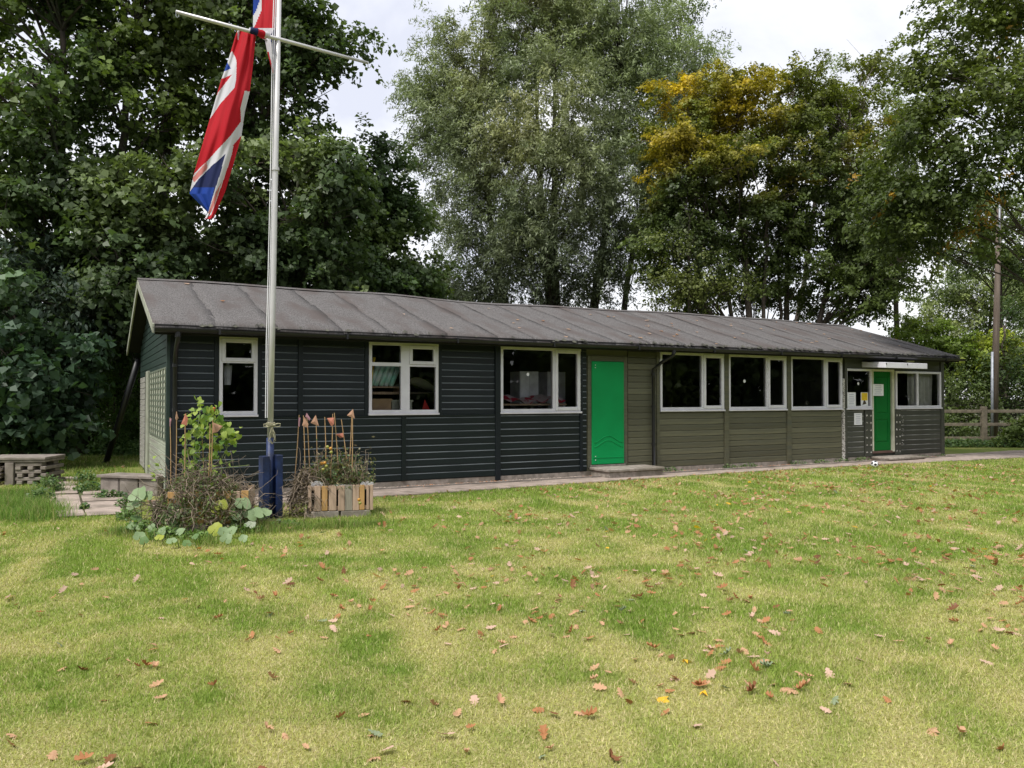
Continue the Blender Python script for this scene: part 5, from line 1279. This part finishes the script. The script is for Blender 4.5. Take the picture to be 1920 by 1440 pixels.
# runner beans climbing the left canes
bc = (C1.x + 0.05, C1.y)
be = plant('bean_plant', 'bright green climbing bean plant with a red flower on the left canes', 'bean plant', bc)
rgB = np.random.default_rng(71); Pb = []
for px, py, sx, sy, k in ((378, 800, 16, 22, 80), (405, 800, 14, 20, 50), (362, 850, 10, 40, 34), (345, 860, 6, 20, 14), (390, 830, 22, 25, 50), (372, 762, 5, 8, 8), (395, 772, 8, 6, 12), (425, 820, 12, 14, 24), (410, 850, 12, 22, 20), (365, 880, 14, 10, 14), (290, 880, 8, 12, 9), (398, 895, 8, 12, 9), (437, 820, 6, 8, 9)):
    for _ in range(k): Pb.append(tuple(at(px + rgB.normal(0, sx), py + rgB.normal(0, sy), bc[1] + rgB.normal(0, 0.10))))
Pb = np.array(Pb); n = len(Pb)
def heart_leaves(P, nrm, ax, S, rg):
    nrm = nrm / np.linalg.norm(nrm, axis=1, keepdims=True); ax = ax - nrm * (ax * nrm).sum(1, keepdims=True); ax /= np.linalg.norm(ax, axis=1, keepdims=True) + 1e-9
    sd = np.cross(nrm, ax); S = S[:, None]
    prof = [(-0.5, 0, 0), (-0.62, 0.30, .06), (-0.30, 0.52, .10), (0.12, 0.40, .07), (0.55, 0, -.12), (0.12, -0.40, .07), (-0.30, -0.52, .10), (-0.62, -0.30, .06)]
    V = np.stack([P] + [P + ax * S * a + sd * S * b + nrm * S * c for a, b, c in prof], 1).reshape(-1, 3)
    i = np.arange(len(P))[:, None] * 9
    Fc = np.concatenate([i + [[0, 1 + k, 1 + (k + 1) % 8]] for k in range(8)], 0)
    return V, Fc
V, Fc = heart_leaves(Pb, rgB.normal(0, .8, (n, 3)) + np.array([0, -.5, .6]), rgB.normal(0, .5, (n, 3)) + np.array([0, -.3, -.8]), rgB.uniform(0.035, 0.078, n), rgB)
t = rgB.uniform(0, 1, (n, 1)); cb = np.array([[0.10, 0.20, 0.035]]) * (1 - t) + np.array([[0.34, 0.42, 0.085]]) * t
put_leaves(be, 'leaves', V, Fc, np.repeat(cb, 9, 0), bc)
m = MB()
for px0, px1, y0, y1 in ((372, 372, 880, 756), (395, 398, 890, 770), (362, 366, 890, 800), (346, 348, 900, 820), (420, 430, 860, 800), (410, 425, 900, 830), (440, 300, 862, 905), (400, 465, 880, 872)):
    pts = [at(px0 + (px1 - px0) * s + 3 * math.sin(9 * s), y0 + (y1 - y0) * s, bc[1] - .03) - Vector((bc[0], bc[1], 0)) for s in np.linspace(0, 1, 9)]
    m.tube(pts, 0.004, 4, cap=False)
m.build('stem', M['stem'], be)
p = at(400, 769, bc[1] - .06); ball(ball(MB(), (0, 0, 0), 0.02), (0.012, 0, 0.02), 0.014).build('flower', pm('red_flower', (0.55, 0.04, 0.02), rough=0.5), be, (p.x - bc[0], p.y - bc[1], p.z))

# squash leaves: each a part
sqc = ground(400, 1010)
sq = plant('squash_plant', 'trailing squash plant with big pale green leaves at the planter foot', 'squash plant', sqc)
def squash_mesh(seed, col):
    rg = np.random.default_rng(seed); V = [(0, 0, -0.03)]; n = 15
    for ring_ in (0.5, 1.0):
        for k in range(n):
            a = -math.pi / 2 + 2 * math.pi * (k + 0.5) / n
            r = ring_ * (1 + 0.10 * math.cos(5 * (a + .3)) + rg.normal(0, .03)); 
            if k in (0, n - 1): r *= 0.62
            V.append((r * math.cos(a), r * math.sin(a), 0.10 * ring_ ** 2 * math.sin(2.2 * a + seed) + 0.05 * ring_ * (k % 3 == 0) - .04 * (1 - ring_)))
    fs = [(0, 1 + k, 1 + (k + 1) % n) for k in range(n - 1)] + [(1 + k, 1 + n + k, 1 + n + k + 1, 2 + k) for k in range(n - 1)]
    m = MB().add(V, fs); return m.mesh('leaf', col, smooth=True)
SQM = [leaf_mat('squash_pale', trans=.2, col=(0.205, 0.285, 0.140), tint=(1, 1.2, .6)), leaf_mat('squash_green', trans=.25, col=(0.13, 0.22, 0.075), tint=(1, 1.2, .6)), leaf_mat('squash_yellow', trans=.3, col=(0.32, 0.36, 0.05), tint=(1, 1.2, .6)), leaf_mat('squash_grey', trans=.2, col=(0.32, 0.36, 0.26), tint=(1, 1.2, .6))]
sqm = [[squash_mesh(s, c) for s in range(3)] for c in SQM]
# px, py, size px, colour
SQL = [(258, 928, 15, 0), (277, 930, 9, 0), (250, 948, 10, 0), (327, 955, 11, 0), (337, 964, 10, 0), (320, 972, 14, 1), (349, 957, 8, 0), (327, 990, 12, 1), (311, 1002, 10, 0), (302, 1004, 12, 0), (337, 1003, 11, 0), (322, 1020, 10, 0), (284, 995, 9, 0), (255, 992, 15, 0), (262, 1012, 12, 0), (256, 973, 10, 1), (350, 1025, 9, 1), (299, 1014, 9, 2),
       (452, 960, 17, 0), (480, 965, 14, 0), (493, 962, 13, 0), (455, 945, 13, 0), (445, 977, 10, 1), (449, 985, 9, 3), (469, 990, 11, 3), (403, 999, 16, 2), (419, 1003, 11, 0), (434, 1001, 12, 0), (424, 1016, 12, 0), (456, 1016, 9, 0), (415, 948, 10, 2), (405, 958, 7, 2), (345, 985, 9, 1), (366, 1012, 8, 1), (270, 1020, 9, 1)]
stm = MB()
for i, (px, py, s, ci) in enumerate(SQL):
    gY = ground(px, max(py, 985) + 12).y; Y = gY + 0.05
    if py < 985: Y = C1.y - 0.42 + (0.12 if px > 440 else 0)
    p = at(px, py - (6 if py > 985 else 0), Y); r = (1.2 if py < 985 else 0.95) * s / F * Y
    o = link('leaf', sqm[ci][i % 3], sq, (p.x - sqc.x, p.y - sqc.y, p.z)); o.scale = (r, r, r)
    o.rotation_euler = (g5.uniform(0.5, 1.15), g5.uniform(-.35, .35), g5.uniform(-.7, .7))
    b = Vector((p.x - sqc.x + g5.normal(0, .05), p.y - sqc.y + .08, 0.0)); e_ = Vector(o.location)
    if p.z > 0.06: MB().tube([b, (b + e_) / 2 + Vector((.02, 0, .03)), e_], 0.005, 5, cap=False).build('stem', M['stem'], sq, smooth=True)
vine = [(392, 940), (385, 955), (375, 968), (360, 980), (348, 990), (338, 1002)]
stm.tube([at(x_, y_, C1.y - .46) - Vector((sqc.x, sqc.y, 0)) for x_, y_ in vine], 0.009, 6)
stm.build('vine', M['stem'], sq, smooth=True); stm = MB()
vine = [(430, 962), (440, 966), (447, 975), (440, 990), (433, 1000)]
stm.tube([at(x_, y_, C1.y - .42) - Vector((sqc.x, sqc.y, 0)) for x_, y_ in vine], 0.007, 6)
stm.build('vine', M['stem'], sq, smooth=True)

# ------------------------------------------------------------------ left: timber stack, bench
st0 = ground(78, 910); sdir_ = Vector((1, 0.10, 0)).normalized()
ts = thing('timber_stack', 'old bug hotel of stacked grey planks and twigs beside the slabs', 'bug hotel', (st0.x - 0.42, st0.y + 0.3, 0), 0.10)
m = None
B(-0.62, 0.46, -0.38, 0.38, 0.44, 0.485).build('plank', M['oldwood'], ts, bevel=0.006)
B(-0.60, 0.45, -0.36, 0.37, 0.395, 0.436).build('plank', M['oldwood'], ts, bevel=0.006)
for lev in range(6):
    z = 0.02 + lev * 0.062
    for k in range(2 if lev % 2 else 3):
        x = -0.02 + k * 0.2 + random.uniform(-.02, .02) if not lev % 2 else -0.05
        if lev % 2: B(-0.05, 0.42 + random.uniform(-.05, .03), -0.34 + k * .42, -0.16 + k * .42, z, z + 0.055).build('plank', M['oldwood'], ts, bevel=0.006)
        else: B(x, x + 0.09, -0.36, 0.33, z, z + 0.058).build('plank', M['oldwood'], ts, bevel=0.006)
B(-0.20, -0.06, -0.37, 0.3, 0.0, 0.392).build('upright', M['oldwood'], ts, bevel=0.006)
for k in range(26):
    x, z = random.uniform(-0.6, -0.22), random.uniform(0.03, 0.37)
    MB().tube([(x, -0.40 + random.uniform(-.05, .05), z), (x + random.uniform(-.06, .06), 0.3, z + random.uniform(-.02, .03))], random.uniform(.012, .03), 7).build('log', M['bark_pale'] if k % 3 else M['bark'], ts)

b0 = ground(180, 926); b1 = hw(-0.12, 0.55); bd = (b1 - b0); bl = bd.length; ba = math.atan2(bd.y, bd.x)
bn = thing('plank_bench', 'low weathered plank bench on blocks against the gable end', 'bench', (b0.x, b0.y, 0), ba)
for k in range(3):
    B(0.0 + (0.02 * k), bl - 0.02 * k, 0.0 + 0.135 * k, 0.13 + 0.135 * k, 0.255, 0.30).build('plank', M['oldwood'], bn, bevel=0.006)
for a in (0.05, bl * .36, bl * .68):
    B(a, a + bl * .30, 0.03, 0.36, -0.01, 0.2535).build('block', M['concrete'] if a > .1 else M['oldwood'], bn, bevel=0.01)

# ------------------------------------------------------------------ right: fence, telegraph pole, ball
fpost = ground(1845, 834)
fd = Vector((1, 0.06, 0)).normalized(); fa = math.atan2(fd.y, fd.x)
fe = thing('rail_fence', 'brown post and three rail fence running off beyond the porch end', 'fence', (fpost.x, fpost.y, 0), fa)
for x in (-2.35, 0.0, 2.35, 4.7):
    B(x - 0.085, x + 0.085, -0.07, 0.07, -0.1, 1.22).build('post', M['railwood'], fe, bevel=0.015)
for x0_ in (-2.35, 0.0, 2.35):
    for z, tilt in ((1.02, 0), (0.60, 0.0), (0.16, 0.02)):
        if x0_ > 0 and z < .3: continue
        m = B(x0_ + 0.087, x0_ + 2.263, -0.03, 0.03, z, z + 0.10); m.build('rail', M['railwood'], fe, bevel=0.008)
tpos = ground(1860, 832)
tele = thing('telegraph_pole', 'brown wooden telegraph pole with grey cable guard, by the rail fence', 'telegraph pole', (tpos.x, tpos.y, 0))
tt = at(1873, 392, tpos.y); tb_ = at(1863, 826, tpos.y)
MB().tube([(tb_.x - tpos.x, 0, -0.1), ((tb_.x + tt.x) / 2 - tpos.x, 0, 3.8), (tt.x - tpos.x, 0, tt.z)], [0.115, 0.098, 0.066], 12).build('shaft', M['tele'], tele, smooth=True)
MB().tube([(tb_.x - tpos.x - 0.11, -0.10, -0.05), (tb_.x - tpos.x - .08, -0.11, 3.0)], 0.042, 8).build('cable_guard', M['galv'], tele, smooth=True)
MB().tube([(tt.x - tpos.x - 0.05, -0.07, tt.z - 1.2), (tt.x - tpos.x - .02, -0.07, tt.z + .15)], 0.03, 8).build('cap_tube', M['galv'], tele, smooth=True)

def football():
    p = ground(1640, 877); t = thing('football', 'small white and black football on the path edge by the porch', 'ball', (p.x, p.y, 0))
    me = bpy.data.meshes.new('panel'); bm = bmesh.new(); bmesh.ops.create_icosphere(bm, subdivisions=4, radius=0.075)
    ico = bmesh.new(); bmesh.ops.create_icosphere(ico, subdivisions=1, radius=1.0); vv = [v.co.normalized() for v in ico.verts]
    R_ = Matrix.Rotation(0.5, 3, 'X') @ Matrix.Rotation(0.7, 3, 'Z'); vv = [R_ @ v for v in vv]
    for f in bm.faces: f.material_index = 1 if max(f.calc_center_median().normalized().dot(v) for v in vv) > 0.93 else 0; f.smooth = True
    bm.to_mesh(me); me.materials.append(M['paper']); me.materials.append(M['black'])
    link('cover', me, t, (0, 0, 0.075))
football()

# ------------------------------------------------------------------ weeds and rough grass
def rough_grass(name, label, pts, n, h, cols, seed, spread, w=0.006):
    rg = np.random.default_rng(seed); pts = np.array([(p.x, p.y) for p in pts]); k = rg.integers(len(pts), size=n)
    x = pts[k, 0] + rg.normal(0, spread, n); y = pts[k, 1] + rg.normal(0, spread, n)
    lx, ly = loc2(x, y); ok = ~((lx > 0) & (ly > -0.05) & (ly < DEP)); x, y = x[ok], y[ok]; n = len(x)
    cc = np.array(cols)[rg.integers(len(cols), size=n)] * rg.uniform(.7, 1.3, (n, 1))
    cl_ = 0.45 + 1.1 * fbm(x * 3.5, y * 3.5, seed, 2)
    V, Fc, C = blades(x, y, np.zeros(n), h * cl_ * rg.uniform(.4, 1.2, n), w * rg.uniform(.6, 1.3, n), rg.uniform(0.05, 0.93, n), cc, rg, seg=2)
    o = link(name, np_mesh(name, V, Fc, M['grass'], C)); o['kind'] = 'stuff'; o['label'] = label; o['category'] = 'grass'
GR = [(0.12, 0.21, 0.035), (0.17, 0.27, 0.05), (0.22, 0.30, 0.07), (0.33, 0.31, 0.14)]
line = lambda a, b, k: [Vector(a) * (1 - t) + Vector(b) * t for t in np.linspace(0, 1, k)]
rough_grass('rough_grass', 'uncut grass fringe round the planter bases', line(ground(215, 1000), ground(400, 1022), 12) + line(ground(450, 1000), ground(700, 985), 16) + line(ground(700, 985), ground(705, 960), 3) + line(ground(500, 990), ground(690, 988), 8), 6000, 0.11, GR, 81, 0.10)
rough_grass('long_grass', 'long green grass clump beside the stacked timber', line(ground(0, 960), ground(80, 962), 8) + line(ground(0, 940), ground(60, 935), 6) + line(ground(10, 972), ground(85, 974), 4), 9000, 0.19, [(0.17, 0.30, 0.05), (0.22, 0.35, 0.07), (0.13, 0.24, 0.045), (0.15, 0.26, 0.05), (0.40, 0.37, 0.18)], 82, 0.15)
rough_grass('verge_grass', 'bright grass verge behind the terrace slabs', line(ground(80, 880), ground(260, 872), 10) + line(ground(90, 865), ground(250, 858), 10) + line(ground(150, 918), ground(180, 905), 4) + line(ground(155, 905), ground(175, 885), 4), 9000, 0.11, GR, 83, 0.35, 0.012)
def weeds(name, label, spots, seed, leaf=(0.09, 0.06), cols=((0.06, 0.12, 0.04), (0.10, 0.17, 0.05), (0.14, 0.21, 0.07))):
    rg = np.random.default_rng(seed); Ps = []
    for p, rx, ry, h, n in spots:
        d = unit(rg, n); q = np.array([p.x, p.y, 0]) + d * np.array([rx, ry, h]) * rg.uniform(.4, 1, (n, 1)); q[:, 2] = np.abs(q[:, 2]) + .02; Ps.append(q)
    P = np.concatenate(Ps); n = len(P); c = Ps[0].mean(0)
    t = thing(name, label, 'weeds', (c[0], c[1], 0))
    V, Fc = leaf_quads(P, rg.normal(0, .5, (n, 3)) + np.array([0, -.3, .8]), rg.normal(0, 1, (n, 3)), leaf[0] * rg.uniform(.5, 1.3, n), leaf[1] * rg.uniform(.5, 1.3, n), rg)
    cc = np.array(cols)[rg.integers(len(cols), size=n)] * rg.uniform(.7, 1.3, (n, 1))
    put_leaves(t, 'leaves', V, Fc, np.repeat(cc, 4, 0), c)
    m = MB()
    for i in rg.integers(n, size=n // 12): m.tube([(P[i, 0] - c[0], P[i, 1] - c[1], 0), (P[i, 0] - c[0] + rg.normal(0, .03), P[i, 1] - c[1], P[i, 2])], 0.004, 3, cap=False)
    m.build('stems', M['stem'], t)['kind'] = 'stuff'
weeds('nettle_patch', 'bank of nettles along the wood edge behind the terrace', [(ground(x_, 850 + random.uniform(-4, 6)), 0.75, 0.5, random.uniform(.35, .6), 900) for x_ in range(40, 270, 22)] + [(ground(175, 845), .6, .4, 1.0, 700)], 84, (0.10, 0.065), ((0.11, 0.20, 0.075), (0.15, 0.26, 0.09), (0.20, 0.31, 0.12)))
weeds('wall_weeds', 'leafy weeds growing through the slabs beside the plank bench', [(ground(165, 922), 0.22, 0.25, 0.16, 260), (ground(160, 905), 0.2, 0.2, 0.2, 220), (ground(205, 935), 0.3, 0.1, 0.12, 160), (ground(245, 950), 0.2, 0.2, 0.14, 160), (ground(90, 925), 0.2, 0.35, 0.30, 420), (ground(75, 945), 0.2, 0.2, 0.25, 260), (ground(158, 957), .05, .12, .08, 60)], 85, (0.06, 0.04))
weeds('bed_weeds', 'low leafy weeds crowding the foot of the vine covered planter', [(ground(265, 1000), 0.25, 0.16, 0.13, 300), (ground(310, 1012), 0.22, 0.12, 0.12, 240), (ground(365, 1014), 0.2, 0.1, 0.10, 160), (ground(240, 975), 0.15, 0.2, 0.14, 180), (ground(455, 1000), 0.25, 0.1, 0.09, 140), (ground(540, 990), 0.25, 0.08, 0.08, 120)], 89, (0.06, 0.035), ((0.12, 0.21, 0.05), (0.17, 0.27, 0.07), (0.10, 0.17, 0.05)))
weeds('base_weeds', 'sparse weeds sprouting from the gravel under the olive wall', [(hw(x_, -0.15), 0.25, 0.1, 0.10, 70) for x_ in (9.3, 10.9, 11.4, 12.9, 13.6, 14.3, 15.0)] + [(hw(x_, -0.2), 0.2, 0.1, 0.07, 40) for x_ in (2.2, 17.2, 18.0)], 86, (0.05, 0.03))
weeds('verge_weeds', 'ivy and dead leaves below the rail fence', [(ground(x_, 838), 0.8, 0.5, 0.25, 420) for x_ in (1775, 1800, 1825, 1880, 1910)], 88)

# ------------------------------------------------------------------ fallen leaves
def oak_outline(rg, lobes=4):
    pts = [(0, -0.5)]
    for k in range(lobes):
        y = -0.36 + 0.75 * k / (lobes - 1); w = [0.16, 0.27, 0.33, 0.22][k] * rg.uniform(.85, 1.15)
        pts += [(w, y + 0.02), (w * 0.97, y + 0.09), (w * 0.55, y + 0.14)]
    pts.append((0, 0.52)); left = [(-x, y + rg.normal(0, .015)) for x, y in pts[1:-1]][::-1]
    return pts + left
def maple_outline(rg):
    pts = []
    for k in range(10):
        a = -math.pi / 2 + 2 * math.pi * k / 10; r = (0.26 if k % 2 else 0.55) if k else 0.2
        pts.append((r * math.cos(a), r * math.sin(a)))
    return pts
def leaf_solid(rg, outline, curl):
    o = outline(rg); V = []
    tw = rg.normal(0, .3)
    for x, y in o: V.append((x, y, curl * (x * x * 3.0 + 0.9 * (y) ** 2) + tw * x * y + 0.02))
    V.append((0, 0.0, 0.0)); V.append((0, 0.3, curl * .06)); 
    n = len(o); fs = [(i, (i + 1) % n, n) for i in range(n)]
    V.pop(); return V, fs
LCOL = {'rust': (0.38, 0.175, 0.075), 'tan': (0.50, 0.30, 0.175), 'pink': (0.54, 0.37, 0.28), 'brown': (0.20, 0.085, 0.035), 'gold': (0.70, 0.42, 0.03), 'green': (0.22, 0.27, 0.16)}
LLAB = {'rust': 'rusty orange oak leaf lying on the lawn', 'tan': 'dry tan oak leaf lying on the lawn', 'pink': 'pale pinkish oak leaf showing its underside on the lawn',
        'brown': 'dark brown curled oak leaf lying on the lawn', 'gold': 'bright yellow fallen leaf lying on the lawn', 'green': 'grey green fallen leaf lying flat on the lawn'}
LM = {k: leaf_mat('fallen_' + k, trans=.15, rough=.7, spec=.25, col=c, tint=(1, .9, .7)) for k, c in LCOL.items()}
rgL = np.random.default_rng(91)
LME = {}
for k in LCOL:
    LME[k] = []
    for v in range(14):
        out = maple_outline if (k == 'gold' and v < 9) else oak_outline
        V, fs = leaf_solid(rgL, out, rgL.uniform(-.7, 1.5)); LME[k].append(MB().add(V, fs).mesh('fallen_leaf', LM[k]))
def leaf_spots(n, seed):
    rg = np.random.default_rng(seed); out = []
    while len(out) < n:
        y = math.sqrt(rg.uniform(2.9 ** 2, 17.5 ** 2)); x = rg.uniform(-1, 1) * (0.70 * y + 0.3)
        px = 960 + F * x / y
        w = 0.22 + 0.85 * np.clip((px - 350) / 1100, 0, 1)
        w *= np.clip((fbm(np.array([x * .9]), np.array([y * .9]), 15, 3)[0] - 0.30) * 3.2, 0.06, 1.6)
        if rg.uniform() > w or not lawn_ok(np.array([x]), np.array([y]))[0]: continue
        out.append((x, y))
    return out
special = [(1240, 1315, 'gold', .17, 0), (1318, 1303, 'gold', .10, 1), (1140, 1030, 'gold', .09, 4), (1270, 1275, 'pink', .14, 0), (1330, 1272, 'pink', .13, 1), (890, 1320, 'pink', .13, 2), (813, 1327, 'tan', .12, 1), (700, 1425, 'tan', .13, 0), (722, 1415, 'pink', .12, 3), (1020, 1385, 'rust', .12, 2), (500, 1375, 'tan', .11, 1), (20, 1403, 'tan', .13, 2), (100, 1422, 'tan', .11, 3), (1745, 1375, 'tan', .22, 0), (1800, 1382, 'tan', .14, 1), (1850, 1245, 'pink', .13, 2), (1565, 1318, 'green', .12, 1), (1360, 1295, 'green', .09, 2), (702, 1382, 'green', .12, 0), (1395, 1225, 'tan', .14, 4), (1330, 1220, 'tan', .13, 2), (1350, 1215, 'rust', .12, 0), (1410, 1235, 'pink', .13, 1), (1430, 1245, 'tan', .14, 3), (1480, 1300, 'tan', .16, 5), (1500, 1298, 'rust', .12, 1), (1165, 1150, 'green', .10, 3), (635, 1350, 'rust', .11, 2), (118, 1257, 'tan', .11, 0), (400, 1290, 'rust', .1, 1), (1880, 1410, 'rust', .12, 2), (1145, 1425, 'brown', .13, 1), (1615, 1240, 'pink', .12, 2), (160, 1432, 'rust', .12, 4), (205, 1431, 'brown', .13, 3)]
ind = [(ground(a, b).x, ground(a, b).y, k, s * 0.60, v) for a, b, k, s, v in special]
spots = sorted(leaf_spots(2300, 17), key=lambda q: math.hypot(*q))
names = ['rust', 'tan', 'pink', 'brown', 'gold', 'green']; wts = [0.30, 0.40, 0.22, 0.05, 0.01, 0.02]
for x, y in spots[:262]: ind.append((x, y, names[rgL.choice(6, p=wts)], rgL.uniform(0.042, 0.082), int(rgL.integers(14))))
for x, y, k, s, v in ind:
    o = link('fallen_leaf', LME[k][v], None, (x, y, 0.008 + 0.014 * rgL.uniform())); o.scale = (s, s, s)
    o.rotation_euler = (rgL.normal(0, .30), rgL.normal(0, .30), rgL.uniform(0, 6.28)); tag(o, LLAB[k], 'leaf', 'fallen leaves on the lawn')
def leaf_litter():
    rg = np.random.default_rng(19); V = []; Fs = []; C = []
    out = [oak_outline(rg) for _ in range(5)]
    rest = spots[262:]
    for x, y in rest:
        ou = out[rg.integers(5)]; s = rg.uniform(0.045, 0.09); R_ = Matrix.Rotation(rg.uniform(0, 6.28), 3, 'Z') @ Matrix.Rotation(rg.normal(0, .35), 3, 'X') @ Matrix.Rotation(rg.normal(0, .35), 3, 'Y')
        b = len(V); cu = rg.uniform(-.4, .9)
        for q in ou: p = R_ @ Vector((q[0] * s, q[1] * s, s * cu * (q[0] ** 2 * 3 + .9 * q[1] ** 2))); V.append((x + p.x, y + p.y, 0.028 + p.z))
        V.append((x, y, 0.028)); n = len(ou)
        Fs += [(b + i, b + (i + 1) % n, b + n) for i in range(n)]
        c = np.array(LCOL[names[rg.choice(6, p=wts)]]) * rg.uniform(.8, 1.2); C += [c] * (n + 1)
    o = link('leaf_litter', np_mesh('leaf_litter', np.array(V), np.array(Fs), M['leafc'], np.array(C))); o['kind'] = 'stuff'
    o['label'] = 'scattered dry oak leaves across the far lawn'; o['category'] = 'leaves'
leaf_litter()
def roof_leaves():
    V = []; Fs = []; C = []; rg = np.random.default_rng(29)
    for i in range(60):
        x = rg.uniform(6, LEN) if i % 4 else rg.uniform(0, LEN); y = rg.uniform(-OV, DEP / 2 - .2); z = roof_z(y) + sag(x) * .7 + 0.022
        b = len(V); s = rg.uniform(.03, .06); a = rg.uniform(0, 6.28); k = (RIDGE - EAVE) / (DEP / 2 + OV)
        for t in range(4):
            dx, dy = s * math.cos(a + t * 1.57), s * (0.6 if t % 2 else 1) * math.sin(a + t * 1.57); V.append((x + dx, y + dy, z + dy * k + .006 * (t % 2)))
        Fs.append((b, b + 1, b + 2, b + 3)); C += [np.array(LCOL[['tan', 'rust', 'pink'][rg.integers(3)]])] * 4
    o = link('roof_leaves', np_mesh('roof_leaves', np.array(V), np.array(Fs), M['leafc'], np.array(C)), roof); o['kind'] = 'stuff'
roof_leaves()
